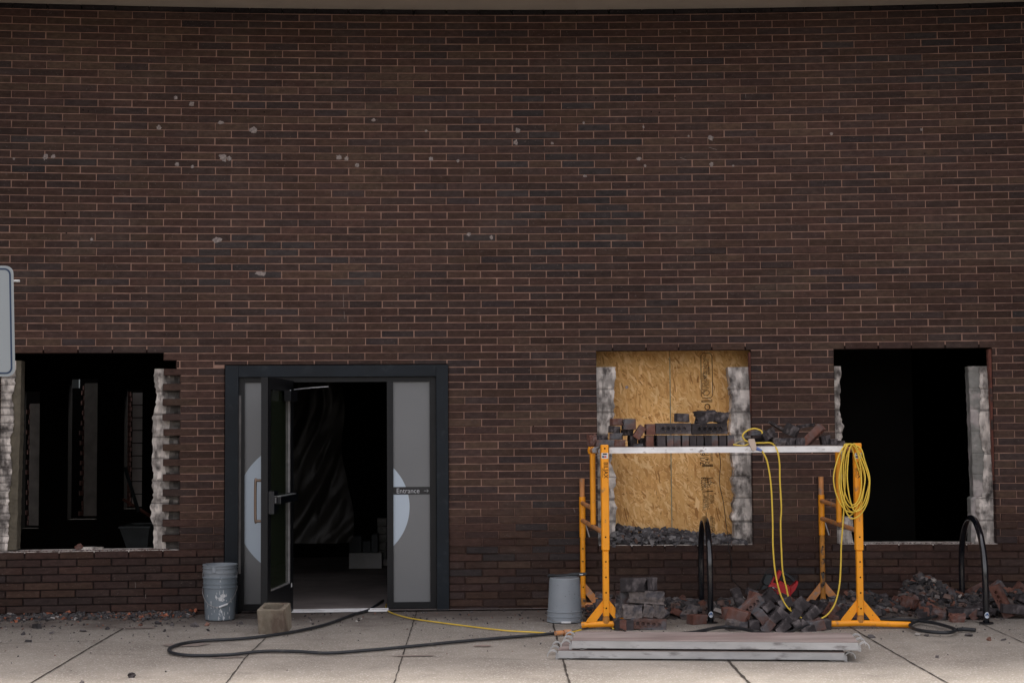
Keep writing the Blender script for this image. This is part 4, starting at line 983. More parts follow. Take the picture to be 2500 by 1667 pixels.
# two planks lying on the sidewalk
a0,b0=G(1363,1608,0.0),G(2062,1613,0.0)
plank('scaffold_plank',a0,b0,.062,.50,'lower of the two aluminium planks on the sidewalk, under the other',M['alu'],M['alu_dusty'],'aluminium planks stacked on the sidewalk',tall=.054)
zz=.062+.018
a1,b1=G(1396,1581,zz),G(2096,1586,zz)
plank('scaffold_plank',a1,b1,zz+.054,.50,'upper of the two aluminium planks on the sidewalk, dusted pink with brick dust',M['alu'],M['alu_dusty'],'aluminium planks stacked on the sidewalk',tall=.054)
# packing under the upper plank is its own wind locks resting on the lower plank

# ================================================================== buckets
def bucket(name,o,label,group,prof,m,bails,tilt=0):
    root=empty(name,o,label,'bucket',group)
    mb=MB(); mb.lathe(prof,(0,0,0),44); smooth_angle(mb.build('pail',m,root),30); return root
bo=G(537,1511,0)
R0,R1=.125,.147
def pail_prof(z0,h,rb_,rt_,ribs):
    """outer wall bottom->top with ribs, then inner wall"""
    pr=[(0,z0),(rb_-.006,z0),(rb_,z0+.006)]
    rad=lambda z: rb_+(rt_-rb_)*(z-z0)/h
    for zr,w_,e in ribs:
        pr+=[(rad(z0+zr),z0+zr),(rad(z0+zr)+e,z0+zr+.002),(rad(z0+zr)+e,z0+zr+w_-.002),(rad(z0+zr+w_),z0+zr+w_)]
    pr+=[(rt_,z0+h-.012),(rt_+.006,z0+h-.010),(rt_+.007,z0+h-.003),(rt_+.003,z0+h),(rt_-.003,z0+h-.001),(rt_-.005,z0+h-.012),(rb_-.004,z0+.006),(0,z0+.006)]
    return pr
b1_=bucket('bucket',bo,'lower grey bucket of the nested pair by the door, spattered with white paint','grey buckets nested beside the entrance',pail_prof(0.001,.37,.128,.146,[(.275,.012,.006),(.31,.010,.006)]),M['plastic_d'],1)
b2_=bucket('bucket',bo+Vector((0,0,.105)),'upper pale grey bucket nested in the paint-spattered one by the door','grey buckets nested beside the entrance',pail_prof(.0,.372,.126,.146,[(.225,.007,.006),(.262,.007,.006),(.297,.030,.006),(.337,.010,.008)]),M['plastic_g'],1)
# handles
def bail(root,r,zp,drop,front,m,grip=True,x0=-1):
    mb=MB(); pts=[]
    for j in range(17):
        a=math.pi*j/16; pts.append(Vector((-r*math.cos(a),-front*math.sin(a),zp-drop*math.sin(a))))
    mb.tube(pts,.0028,6); h=mb.build('handle',m,root)
    if grip:
        g_=MB(); g_.tube([Vector((.015,-front*1.0,zp-drop)),Vector((.085,-front*.86,zp-drop*.86+.002))],.009,8); g_.build('grip',M['paintwhite'],root)
bail(b1_,.150,.285,.165,.15,M['steel']); bail(b2_,.150,.30,.13,.10,M['steel'],False)
mb=MB(); 
for z,hh in ((.255,.03),): mb.box((-.03,-.147,z+.075),(.034,.012,.05),bev=.003)
mb.build('ear',M['plastic_g'],b2_)
# white paint runs on the lower bucket
pm=MB(); r=random.Random(5)
for i in range(34):
    a=r.uniform(-2.6,-.6); z=r.uniform(.02,.25); L_=r.uniform(.01,.045); w_=r.uniform(.0015,.005)
    if i<5: a=-1.57+.25+r.uniform(-.12,.12); z=.20+r.uniform(-.02,.02); L_=.03; w_=.018
    vs=[]
    for q in range(7):
        zz_=z+L_*(q/6-.5); rad=.128+(.146-.128)*zz_/.37+.0008; ww=w_*math.sin(math.pi*(q+.6)/7.2)*r.uniform(.7,1.3)
        for s_ in (-1,1): vs.append((rad*math.cos(a+s_*ww/rad),rad*math.sin(a+s_*ww/rad),zz_))
    pm.add(vs,[(2*q,2*q+1,2*q+3,2*q+2) for q in range(6)])
pm.build('paint_drips',M['paintwhite'],b1_)
# upturned bucket
uo=G(1379,1516,0)
ub=empty('bucket',uo,'pale grey bucket standing upside down beside the left scaffold legs','bucket')
pr=[(.150,.001),(.154,.004),(.152,.016),(.149,.02),(.148,.045),(.153,.047),(.153,.053),(.147,.055),(.146,.085),(.151,.088),(.151,.094),(.144,.097),(.128,.365),(.122,.372),(.118,.370),(.116,.366),(0,.366)]
mb=MB(); mb.lathe(pr,(0,0,0),48); smooth_angle(mb.build('pail',M['plastic_g'],ub),30)
mb=MB(); pts=[Vector((-.153*math.cos(math.pi*j/16),-.16*math.sin(math.pi*j/16)-.0,.055-.045*math.sin(math.pi*j/16))) for j in range(17)]; mb.tube(pts,.0028,6); mb.build('handle',M['steel'],ub)
mb=MB(); mb.tube([(-.04,-.162,.010),(.04,-.162,.010)],.009,8); mb.build('grip',M['paintwhite'],ub)
tl=empty('caulking_gun',uo+Vector((0,0,.372)),'black hand tool lying across the upturned bucket','tool')
mb=MB(); mb.tube([(-.145,-.02,.012),(-.05,-.02,.016),(.04,-.02,.02)],.011,8); mb.box((-.11,-.02,.02),(.06,.05,.018),bev=.004); mb.build('shaft',M['rubber'],tl)
mb=MB(); mb.tube([(.03,-.02,.02),(.08,-.02,.024),(.185,-.02,.026)],.016,10,rr=[.012,.016,.014]); smooth_angle(mb.build('grip',M['toolblack'],tl))
mb=MB(); mb.box((.14,-.0365,.025),(.03,.002,.008)); mb.build('grip_label',M['paintwhite'],tl)

# ================================================================== concrete block by the door
co=G(669,1546,0); 
cb_=MB(); hw=.098;hh=.197;tk=.034
outer=[(-hw,-hw),(hw,-hw),(hw,hw),(-hw,hw)]
def rr_poly(h,rad,n=4):
    o=[]
    for cx,cy,a0 in ((h-rad,-h+rad,-90),(h-rad,h-rad,0),(-h+rad,h-rad,90),(-h+rad,-h+rad,180)):
        for i in range(n+1): a=R_(a0+90*i/n); o.append((cx+rad*math.cos(a),cy+rad*math.sin(a)))
    return o
O=rr_poly(hw,.012);I=rr_poly(hw-tk,.02); n=len(O); rows=[]
lev=[(O,0),(O,hh*.33),(O,hh*.66),(O,hh-.004),([(x*.97,y*.97) for x,y in O],hh),([(x*1.04,y*1.04) for x,y in I],hh),(I,hh-.01),(I,0.01)]
vs=[]
for P_,z in lev:
    for x,y in P_:
        q=Vector((x,y,z)); q=q+mnoise.noise_vector(q*18)*.004*(0 if z==0 else 1); vs.append(q)
cb_.add(vs,[(i*n+j,i*n+(j+1)%n,(i+1)*n+(j+1)%n,(i+1)*n+j) for i in range(len(lev)-1) for j in range(n)])
o=cb_.build('concrete_block',M['cinder']); o.location=co+Vector((0,.09,.012)); o.scale=(1.14,1.0,1.04); o.rotation_euler=(R_(12),0,R_(-12)); tag(o,'stained tan half concrete block propping the open door','concrete block')

# ================================================================== bike racks
def rack(f,b,top,label):
    root=empty('bike_rack',(f.x,f.y,0),label,'bike rack','black bike racks between the rubble'); dv=Vector((b.x-f.x,b.y-f.y,0)); L=dv.length; rr_=L/2
    path=[Vector((0,0,0))]; 
    for j in range(8): path.append(Vector((0,0,(top-rr_)*(j+1)/8)))
    c=dv/2+Vector((0,0,top-rr_))
    for j in range(1,24):
        a=math.pi*j/24; path.append(c-dv.normalized()*(rr_*math.cos(a))+Vector((0,0,rr_*math.sin(a))))
    for j in range(9): path.append(dv+Vector((0,0,(top-rr_)*(8-j)/8)))
    mb=MB(); mb.tube(path,.0265,16); mb.build('hoop',M['gloss'],root,smooth=True)
    mb=MB(); mb.lathe([(0,.0),(.06,0),(.06,.008),(.026,.010)],(0,0,.001),20); mb.build('base_plate',M['gloss'],root)
    mb=MB(); mb.lathe([(0,.0),(.06,0),(.06,.008),(.026,.010)],dv+Vector((0,0,.001)),20); mb.build('base_plate',M['gloss'],root)
    st_=MB(); n=16; vs=[]
    for i in range(n):
        a=2*math.pi*i/n; u=.021*math.cos(a); z=.07+.026*math.sin(a); vs.append(Vector((.0274*math.sin(u/.0274),-.0274*math.cos(u/.0274),z)))
    vs.append(Vector((0,-.0278,.07))); st_.add(vs,[(n,i,(i+1)%n) for i in range(n)]); s1=st_.build('round_sticker',M['stickerw'],root)
    st_=MB(); st_.box((0,-.0286,.078),(.014,.001,.016)); st_.build('sticker_emblem',M['stickerb'],s1)
f,b=G(1735,1519),G(1713,1493); rack(f,b,1.615-0+PY(1722,1266,(f.y+b.y)/2).z-1.615+.0,'glossy black hoop bike rack in front of the boarded window')
f,b=G(2408,1521),G(2350,1490); rack(f,b,PY(2372,1264,(f.y+b.y)/2).z,'glossy black hoop bike rack in front of the right empty opening')

# ================================================================== cords and hoses
def cord(name,pts,r,m,label,cat,seg=8,n=8,extra=None,origin=None):
    mb=MB(); P=catmull(pts,n); mb.tube(P,r,seg)
    o=mb.build(name,m,smooth=True,origin=origin if origin is not None else P[0]); tag(o,label,cat); return o
hose=[G(x,y,.014) for x,y in [(900,1488),(860,1500),(790,1525),(700,1544),(600,1557),(500,1563),(445,1570),(414,1582),(422,1593),(470,1599),(560,1597),(640,1589),(720,1589),(800,1593),(900,1586),(1000,1577),(1100,1567),(1200,1558),(1300,1550),(1356,1545)]]
hose=[WM(W(930,1480)[0],-.6,.03)]+hose
hs1=empty('air_hose',hose[0],'thick black hose looping over the sidewalk in front of the entrance','hose')
mb=MB(); mb.tube(catmull(hose,8),.0125,10); mb.build('hose_line',M['rubber'],hs1,smooth=True,origin=hose[0])
p0=G(1356,1545,.022);p1=G(1392,1542,.022)
mb=MB(); mb.tube([p0,p0.lerp(p1,.45),p0.lerp(p1,.46),p0.lerp(p1,.55),p0.lerp(p1,.56),p1],.02,10,rr=[.019,.019,.013,.013,.023,.023]); mb.build('coupling',M['orange'],hs1,origin=hose[0])
cord('extension_cord',[WM(W(940,1480)[0],-.4,.02)]+[G(x,y,.008) for x,y in [(943,1486),(958,1496),(1000,1508),(1060,1517),(1130,1526),(1230,1538),(1300,1542),(1360,1546),(1400,1541),(1440,1530),(1480,1524),(1498,1534)]],.006,M['cord_y'],'dirty yellow cord running from the doorway across the sidewalk','cord')
cord('extension_cord',[G(x,y,.01) for x,y in [(1368,1548),(1420,1535),(1470,1525),(1510,1532),(1560,1560)]],.006,M['rubber'],'dark cord looping behind the stacked planks by the left scaffold foot','cord')
cord('rubber_hose',[G(x,y,.03) for x,y in [(1560,1560),(1620,1549),(1690,1543),(1760,1530),(1800,1532),(1900,1548),(1960,1530),(2021,1521),(2064,1513),(2111,1510),(2175,1512),(2226,1513),(2277,1519),(2315,1529),(2333,1537),(2315,1543),(2277,1542),(2238,1536),(2222,1527),(2231,1518),(2264,1509),(2297,1500)]],.014,M['rubber'],'black hose half buried in the rubble, coiled at its right end','hose')
cord('hose_end',[G(x,y,.02) for x,y in [(2338,1536),(2355,1535),(2381,1537)]],.016,M['rubber'],'short black hose end lying beside the coiled hose','hose')
yF=fl_.y-.10
A=[(1860,1100),(1867,1112),(1874,1130),(1881,1172),(1884.6,1220),(1886.5,1279),(1887.5,1340),(1894,1404),(1909,1459),(1934,1493),(1975,1514),(2011,1506),(2036,1478),(2049,1431),(2053,1372),(2054,1330),(2059,1264),(2062,1199),(2064,1140),(2070,1105),(2084,1087)]
cord('extension_cord',[PY(x,y,yF) for x,y in A],.0068,M['cord_y'],'yellow cord dropping from the deck in a long loop and up to the coil','cord')
B=[(1790,1085),(1815,1088),(1832,1082),(1862,1081),(1884,1082),(1897,1098),(1903,1130),(1904,1172),(1907.6,1239),(1905.7,1277),(1907.7,1340),(1911,1395),(1921.5,1442),(1930,1489),(1937,1541),(1945,1560)]
cord('extension_cord',[PY(x,y,yF+.03+(.10 if i<5 else 0)) for i,(x,y) in enumerate(B)],.0068,M['cord_y'],'yellow cord hanging straight from the deck down behind the stacked planks','cord')
C_=[(1836,1080),(1820,1075),(1813,1063),(1824,1051),(1842,1046),(1858,1051),(1861,1058)]
cord('extension_cord',[PY(x,y,yF+.12) for x,y in C_],.0068,M['cord_y'],'short yellow cord arching over the socket block on the deck','cord')
D_=[(1794,1087),(1800,1080),(1815,1077),(1838,1084),(1822,1089),(1796,1088)]
cord('extension_cord',[PY(x,y,yF+.15) for x,y in D_],.006,mat('tan_cord',(.40,.33,.19),.5,.1,9,.05,60),'tan cord end curled on the deck beside the socket block','cord')
to=PY(1837,1084,yF-.01); tp=empty('socket_block',to,'beige three way socket block hanging over the deck edge','power adapter')
Rm=Matrix.Rotation(R_(-28),3,'Y').inverted()
mb=MB(); mb.prism([(-.030,.045),(.012,.045),(.026,.0),(.030,-.035),(.018,-.052),(-.006,-.048),(-.022,-.01),(-.036,.02)],-.018,.018,lambda a,b_,c_:Vector((a,c_,b_))); mb.build('housing',M['beige'],tp)
p2=PY(1846,1094,yF-.01)-to;p3=PY(1860,1100,yF-.01)-to
mb=MB(); mb.tube([p2,p2.lerp(p3,.5),p3],.014,8,rr=[.015,.013,.009]); mb.build('plug',M['blueplug'],tp)
# coil on the right post
top=Vector((fr_.x,fr_.y,DT+.012)); pts=[]; r=random.Random(12); nl=7
cxm=PY(2078,1170,fr_.y-.06)
for i in range(nl):
    wl_=r.uniform(.065,.135); hl=r.uniform(.44,.61); off=r.uniform(-.028,.028); dep=-.045-.006*i; cx_=cxm.x+off; dxr=r.uniform(.0,.05)
    for j in range(12):
        a=2*math.pi*j/12; 
        x=cx_+ (wl_+ (dxr if math.sin(a)<0 else 0))*-math.sin(a); z=DT+.015-hl/2+hl/2*math.cos(a)
        if math.cos(a)>0.3: x=cx_+(x-cx_)*(.85)
        y=fr_.y+(dep if abs(math.sin(a))<2 else 0)+.02*math.cos(a)
        pts.append(Vector((x+r.uniform(-.006,.006),y,z)))
pts.append(pts[0]+Vector((0,-.02,0)))
mb=MB(); mb.tube(catmull(pts,5),.0054,7); o=mb.build('cord_coil',M['cord_y'],smooth=True,origin=top); tag(o,'long yellow cord coiled in many loops over the right scaffold post','cord')
# thin black cables
cb1=[PY(1756,1105,SY_F+.5)]+[WM(*(lambda q:(q[0],-.20,q[1]))(W(x,y,-.20))) for x,y in [(1759,1130),(1757,1180),(1766,1225),(1773,1280)]]+[WM(W(1777,1316,.0)[0],.012,W(1777,1316,.01)[1]+.02)]+[WM(W(x,y,.03)[0],.03,W(x,y,.03)[1]) for x,y in [(1779,1340),(1787,1368),(1784,1404)]]+[PY(1798,1425,-.25),PY(1821,1444,-.5),PY(1834,1463,-.7)]
cord('power_cable',cb1,.0035,M['wire'],'thin black cable trailing down the boards and the wall to the brick heap','cable',seg=5)

# ================================================================== street sign at the left edge
so_=PY(-62,785,-7.75); zt_s=PY(0,649,-7.75).z; zb_s=PY(0,919,-7.75).z; xr=PY(31,785,-7.75).x; xl=xr-.305
sg_=empty('street_sign',(so_.x,-7.68,0),'pale street sign with rounded corners and navy border at the left edge','street sign')
def rrect(x0,x1,z0,z1,rad,n=6):
    o=[]
    for cx,cz,a0 in ((x1-rad,z0+rad,-90),(x1-rad,z1-rad,0),(x0+rad,z1-rad,90),(x0+rad,z0+rad,180)):
        for i in range(n+1): a=R_(a0+90*i/n); o.append((cx+rad*math.cos(a),cz+rad*math.sin(a)))
    return o
ox=so_.x; lean=.0
def sf(d): return lambda a,b_,c_:Vector((a-ox+(b_-zt_s)*-.028,c_,b_))
mb=MB(); mb.prism(rrect(xl,xr,zb_s,zt_s,.032),-.072,-.070,sf(0)); mb.build('sign_panel',M['signface'],sg_)
O=rrect(xl+.010,xr-.010,zb_s+.010,zt_s-.010,.026);I=rrect(xl+.017,xr-.017,zb_s+.017,zt_s-.017,.020); n=len(O)
mb=MB(); fn=sf(0); mb.add([fn(a,b_,-.0728) for a,b_ in O+I],[(j,(j+1)%n,(j+1)%n+n,j+n) for j in range(n)]); mb.build('navy_border',M['navy'],sg_)
mb=MB(); mb.box((0,.0,zt_s/2+.05),(.045,.03,zt_s+.1),bev=.004); mb.build('post',M['galv'],sg_)
zr_=PY(0,687,-7.7).z; mb=MB(); mb.tube([(-.01,-.03,zr_),(PY(50,687,-7.7).x-ox,-.03,zr_)],.0045,8); mb.build('mounting_rod',M['galv'],sg_)

# ================================================================== loose bricks
yD=fl_.y+.06+.10     # a little back from the deck's front edge
dk=lambda X,Y:(1400+X/5.88,980+Y/5.88)
gd='bricks stacked on the scaffold deck'
def DK(X,Y,mode,roll,yaw,kind,m,label,dy=0.0,**k):
    px,py=dk(X,Y)
    back={'end':.13,'endflat':.13,'bed':.03,'side':.05}.get(mode,.05)
    if kind in('half','third'): back*=.6
    return brick(px,py,fl_.y+.062+back+dy,mode,roll,yaw,kind,m,label,gd,**k)
xs=[(1237,'loose_dark','thickest header-up brick at the left end of the row under the cored bricks'),(1362,'loose','second brick from the left in the upright row under the cored bricks'),(1463,'loose','third brick from the left in the upright row under the cored bricks'),(1575,'loose','fourth brick from the left in the upright row under the cored bricks'),(1679,'loose_dark','fifth brick from the left in the upright row under the cored bricks'),
(1787,'loose_dark','sixth brick from the left in the upright row under the cored bricks'),(1894,'loose_dark','seventh brick from the left in the upright row under the cored bricks'),(1995,'loose','eighth brick from the left in the upright row under the cored bricks'),(2108,'loose_dark','ninth brick from the left in the upright row under the cored bricks'),(2212,'loose','last brick at the right end of the upright row under the cored bricks')]
for i,(X,m_,lb) in enumerate(xs): DK(X,561,'end',random.uniform(-1.5,1.5),random.uniform(-2,2),'full' if i%2 else 'full2',m_,lb,dy=random.uniform(-.01,.012) if i else -.02,sc=(1,1,1.18) if i==0 else (1,1,.98))
DK(1430,390,'bed',0,0,'full','loose_dark','left of the two cored bricks lying on the upright row'); DK(1950,392,'bed',.5,1,'full2','loose_dark','right of the two cored bricks lying on the upright row',sc=(1.0,1,1))
DK(1563,235,'side',-3,8,'third','loose_dark','small dark broken brick on top of the left cored brick',dy=.03,sc=(1.15,1,1.25)); DK(1885,220,'side',6,0,'chunk2','loose_dark','larger ragged dark lump on top of the right cored brick',dy=.0,sc=(.95,1,1.25)); DK(2110,228,'side',-4,0,'chunk','loose_dark','smaller dark lump at the right end on top of the right cored brick',dy=.0,sc=(.82,1,1.0))
DK(262,560,'side',5,10,'chunk','loose_red','ragged reddish brick lump at the left end of the deck',dy=.03,sc=(.42,1,1.05))
DK(455,597,'side',0,4,'half','loose','pinkish half brick on the deck at the left end',sc=(1.04,1,.95)); DK(665,597,'side',0,-3,'half','loose_red','split reddish brick end beside the leftmost half brick',sc=(.62,1,.95))
DK(405,515,'side',1,0,'half','loose_dark','thin dark brick piece lying across the left end of the deck heap',dy=.06,sc=(.66,1,.72)); DK(612,498,'side',0,-6,'half','loose','grey brown brick piece in the second tier of the left heap',dy=.04,sc=(.72,1,.95))
DK(587,400,'side',-4,-6,'half','loose_dark','dark half brick in the third tier of the left heap',dy=.04,sc=(.66,1,1)); DK(625,295,'side',0,10,'third','loose_red','notched red brick piece topping the left heap',dy=.06,sc=(1.0,1,1))
DK(790,325,'end',0,4,'half','loose','pink and grey brick end standing out at the top of the left heap',dy=-.01,sc=(1,.95,1.7)); DK(775,445,'side',2,0,'half','loose_dark','shadowed brick under the pink and grey end',dy=.08,sc=(.66,1,.9))
DK(845,565,'end',2,4,'half','loose_dark','dark upright brick end below the leaning red brick',dy=.05,sc=(1,1,1)); DK(945,440,'side',57,0,'half','loose_red','red grooved brick leaning diagonally at the right of the left heap',dy=-.0,sc=(.76,1,1.05))
DK(1095,400,'end',0,0,'half','loose_red','reddish broken brick end beside the left cored brick',dy=-.01,sc=(1,.98,1.3)); DK(1082,563,'end',0,0,'half','loose_red','reddish upright brick end under the broken one',dy=.0,sc=(1,1,1.1)); DK(998,580,'end',3,0,'half','toolblack' if False else 'loose_dark','shadowed brick end next to the reddish upright end',dy=.10,sc=(1,.75,1.2))
DK(925,632,'side',0,0,'bit','loose','small brick crumb on the deck below the leaning red brick',dy=.0,sc=(1,1,.7))
# right heap on the deck
d3=lambda X,Y:(1700+X/5.227,1000+Y/5.225)
def DR(X,Y,mode,roll,yaw,kind,m,label,dy=0.0,**k):
    px,py=d3(X,Y); return brick(px,py,fl_.y+.12+dy,mode,roll,yaw,kind,m,label,gd,**k)
DR(1480,335,'side',43,-30,'full','loose_red','long reddish brick sloping down the right heap on the deck',dy=.0,sc=(.78,1,1.15)); DR(1215,262,'side',-24,-20,'half','loose_dark','dark boxy half brick tilted on top of the right heap',dy=.02,sc=(.78,1,1.55))
DR(1320,405,'side',0,0,'half','loose_dark','dark half brick lying flat in the right heap under the tilted one',dy=.03,sc=(.57,1,1.05)); DR(1175,408,'side',0,6,'half','loose_dark','dark half brick lying flat at the left of the right heap',dy=.02,sc=(.62,1,1.1))
DR(1645,390,'side',12,0,'half','loose_dark','dark half brick right of the long reddish one',dy=.05,sc=(.52,1,1.35)); DR(1750,410,'side',0,0,'third','loose_dark','small grey brick near the right end of the deck',dy=.0,sc=(.68,1,.9)); DR(1830,432,'side',0,0,'bit','loose_dark','dark crumb at the right end of the deck heap',dy=.02)
DR(1050,225,'side',-32,0,'slab','loose_dark','thin black strip of mortar slanting up left of the right heap',dy=.04,sc=(1.0,1,.9)); DR(920,315,'side',35,0,'slab','loose_dark','dark slab leaning on the right heap beside the black strip',dy=.06,sc=(.66,1,2.8))
DR(750,295,'side',0,0,'slab','loose','greyish slab behind the arching cord',dy=.10,sc=(.72,1,1.8)); DR(860,400,'side',8,0,'chunk2','loose_dark','low black lump behind the socket block',dy=.12,sc=(.8,1,.72)); DR(1050,410,'side',-5,0,'chunk','morty','rough black and grey lump between the cord and the flat half bricks',dy=.0,sc=(.72,1,.75))
DR(1390,205,'side',8,0,'slab','loose_dark','dark flat slab bridging the top of the right heap',dy=.12,sc=(.8,1,1.1)); DR(720,385,'side',0,0,'slab','loose_dark','low flat slab at the left edge of the right heap',dy=.14,sc=(.7,1,1.2))
# stack on the ground near the left frame  (1300+X/4.61,1300+Y/4.61)
gs_='bricks stacked on the sidewalk by the left scaffold'
s4=lambda X,Y:(1300+X/4.61,1300+Y/4.61); yS=G(1560,1536).y
def ST(X,Y,mode,roll,yaw,kind,m,label,dy=0.0,**k):
    px,py=s4(X,Y); back={'end':.13,'bed':.03,'side':.05}.get(mode,.05); return brick(px,py,yS+back+dy,mode,roll,yaw,kind,m,label,gs_,**k)
ST(1300,1022,'bed',-4,0,'full','loose','cored grey brown brick at the bottom of the ground stack'); ST(1062,1024,'end',0,4,'full','loose_dark','dark brick end left of the cored brick in the bottom layer'); ST(992,1020,'end',0,2,'full','loose_red','reddish brick end in the bottom layer of the ground stack'); ST(928,1014,'end',1,6,'full2','loose_dark','dark brick end at the left of the bottom layer')
ST(970,868,'end',2,8,'crusthalf','morty','mortar crusted brick at the left of the second layer',sc=(1,1.1,.85)); ST(1130,882,'side',1,-8,'crusthalf','morty','squarish mortar crusted brick in the middle of the second layer',sc=(1.08,1,1.12)); ST(1300,872,'side',-14,0,'crusthalf','morty','tilted mortar crusted piece right of the middle of the second layer',sc=(.64,1,1.05)); ST(1415,858,'side',2,0,'crusthalf','morty','grey crusted brick at the right of the second layer',sc=(.64,1,1.12))
ST(1015,730,'end',2,14,'half','loose','brown brick end at the left of the third layer',sc=(1,1.1,1.4),dy=.02); ST(1275,720,'side',-4,-6,'crust','morty','long mortar crusted brick forming the third layer',sc=(1.08,1,1.05))
ST(1135,582,'side',1,-8,'half','loose_dark','pitted grey brown brick on top of the ground stack',sc=(1.4,1.2,1.9)); ST(1325,572,'side',4,14,'half','loose_dark','cracked brick leaning at the right of the top layer',sc=(.58,1.2,1.8),dy=.03)
ST(840,800,'bed',-1,0,'full','loose','brown brick lying behind the ground stack against the rubble',dy=.42,sc=(.64,.9,1)); ST(800,708,'side',-10,0,'slab','loose','thin slab resting on the brick behind the ground stack',dy=.42,sc=(.75,1,1.8))
# heap in the middle (1660+X/4.704,1340+Y/4.704)
gh='bricks tipped in the heap under the scaffold'
s7=lambda X,Y:(1660+X/4.704,1340+Y/4.704); yH=G(1860,1540).y
def HP(X,Y,mode,roll,yaw,kind,m,label,dy=0.0,**k):
    px,py=s7(X,Y); h=max(0,(930-Y)/4.704/300); return brick(px,py,yH+.10+h*.9+dy,mode,roll,yaw,kind,m,label,gh,**k)
HP(650,885,'side',-8,10,'crusthalf','morty','grey crusted brick at the lower left foot of the heap',sc=(1.1,1,1)); HP(545,735,'end',3,0,'half','loose_red','upright reddish brick end at the left edge of the heap',sc=(1,1,1.3),dy=.05)
HP(675,765,'side',-12,-28,'half','loose_red','red brick with slotted cores at the left of the heap',sc=(1.15,1,1.75),dy=-.04); HP(835,870,'end',4,4,'half','loose_dark','upright brick end at the foot of the heap left of centre',sc=(1,1,1.45))
HP(795,660,'bed',37,10,'full','loose','long cored brick sloping down the left flank of the heap',sc=(.86,1,1.2)); HP(668,560,'side',-70,0,'half','loose_dark','grey brick standing on end behind the left flank',dy=.12,sc=(1.1,1,1.3))
HP(892,562,'side',-18,8,'half','loose_red','pale red brick resting high on the left flank',sc=(.95,1,1.4)); HP(830,500,'side',-20,0,'third','loose_dark','dark piece behind the pale red brick',dy=.12); HP(1035,545,'endflat',42,-10,'half','loose_dark','dark brick pointing up at the top of the heap by the red tool',sc=(1,1.2,1.9),dy=-.02)
HP(985,640,'endflat',38,0,'full','loose_dark','dark brick end just below the top of the heap'); HP(905,755,'endflat',-52,0,'full','loose','brown brick end below the long cored brick',sc=(1,1.1,1.4)); HP(1048,778,'endflat',40,0,'full','loose_dark','dark brick end in the centre of the heap',sc=(1,1.2,1.25))
HP(980,870,'endflat',52,0,'full','loose','brick end at the foot of the heap left of the red edged one',sc=(1,1.2,1.2)); HP(1150,882,'endflat',42,0,'full','loose_dark','red edged brick end at the centre foot of the heap',sc=(1,1.25,1.15),dy=-.02); HP(1195,830,'endflat',48,0,'full','loose_dark','dark brick end above the red edged one',dy=.03,sc=(1,1.1,1.3))
HP(1130,730,'endflat',-42,0,'full','loose_dark','dark square brick end right of the heap centre',sc=(1,1.15,1.4)); HP(1270,750,'endflat',48,0,'full','loose_dark','dark brick end behind the hanging cord in the heap',dy=.05,sc=(1,1.2,1.3)); HP(1315,870,'endflat',-66,0,'full','loose_dark','steep brick end at the foot of the heap under the cord',sc=(1,1.15,1.2))
HP(1175,600,'endflat',24,0,'full','loose_dark','dark brick end high on the right flank under the red tool',sc=(1,1.2,1.4)); HP(1350,672,'side',42,-18,'half','loose_dark','large dark brick sloping down the right flank',sc=(1.2,1,1.9)); HP(1290,605,'side',-35,0,'third','loose_red','small reddish piece above the large sloping brick',dy=.08)
HP(1465,780,'side',42,0,'full2','loose_dark','long dark brick sloping to the right foot of the heap',sc=(.75,1,1.3)); HP(1435,905,'endflat',16,0,'full','loose_dark','dark brick end low at the right foot of the heap',sc=(1,1.2,1.1)); HP(1540,860,'endflat',14,0,'full','loose','brown brick end near the right foot of the heap',sc=(1,1.3,1.4))
HP(1658,862,'end',-2,0,'half','loose_dark','upright dark brick end standing at the right edge of the heap',sc=(1,1,1.45)); HP(1400,860,'endflat',-35,0,'full','loose_dark','brick end wedged between the foot of the heap and the cord',dy=.05,sc=(1,1.1,1.2)); HP(1500,700,'endflat',30,0,'full','loose_dark','dark brick end at the back of the right flank',dy=.16)
HP(1070,655,'side',-50,0,'third','loose_red','narrow reddish fragment wedged in the middle of the heap',dy=.05,sc=(.8,.8,1)); HP(730,840,'endflat',20,0,'half','loose_dark','shadowed brick under the slotted red brick',dy=.08)
go_='loose bricks among the rubble'
def LO(px,py,mode,roll,yaw,kind,m,label,y=None,gy=None,**k):
    yy=G(px,gy).y if gy else y; return brick(px,py,yy,mode,roll,yaw,kind,m,label,go_,**k)
LO(1702,1511,'side',-2,28,'half','loose_red','orange red half brick left of the boarded window bike rack',gy=1521,sc=(1.0,1,1.4)); LO(1670,1467,'side',-60,0,'third','loose_red','worn red brick piece standing in the rubble left of the rack',gy=1488); LO(1690,1478,'side',-25,0,'half','loose','brown broken brick behind the orange red half brick',gy=1492)
LO(2012,1488,'side',-35,0,'half','loose_dark','grey brick leaning between heap and right scaffold back leg',gy=1505,sc=(1,1,1.5)); LO(2030,1490,'side',50,20,'half','loose_red','reddish brick tilted by the loop of yellow cord',gy=1508,sc=(.9,1,1.3)); LO(2062,1484,'side',-3,-10,'half','loose','flat brown brick right of the right scaffold back leg',gy=1500,sc=(1.2,1,1.2)); LO(2034,1511,'side',0,0,'third','loose_red','small red brick beside the heap under the cord loop',gy=1520)
LO(1998,1478,'side',-10,0,'crusthalf','loose_dark','dark lump behind the heap at the scaffold foot',gy=1500,sc=(1,1,.8)); LO(1492,1491,'side',0,0,'chunk','loose_red','reddish lump behind the upturned bucket',gy=1505,sc=(.8,1,.6)); LO(1450,1505,'side',10,0,'chunk2','loose','dusty pink lump beside the upturned bucket',gy=1512,sc=(.8,.9,.7))
s8=lambda X,Y:(2060+X/3.92,1240+Y/3.92)
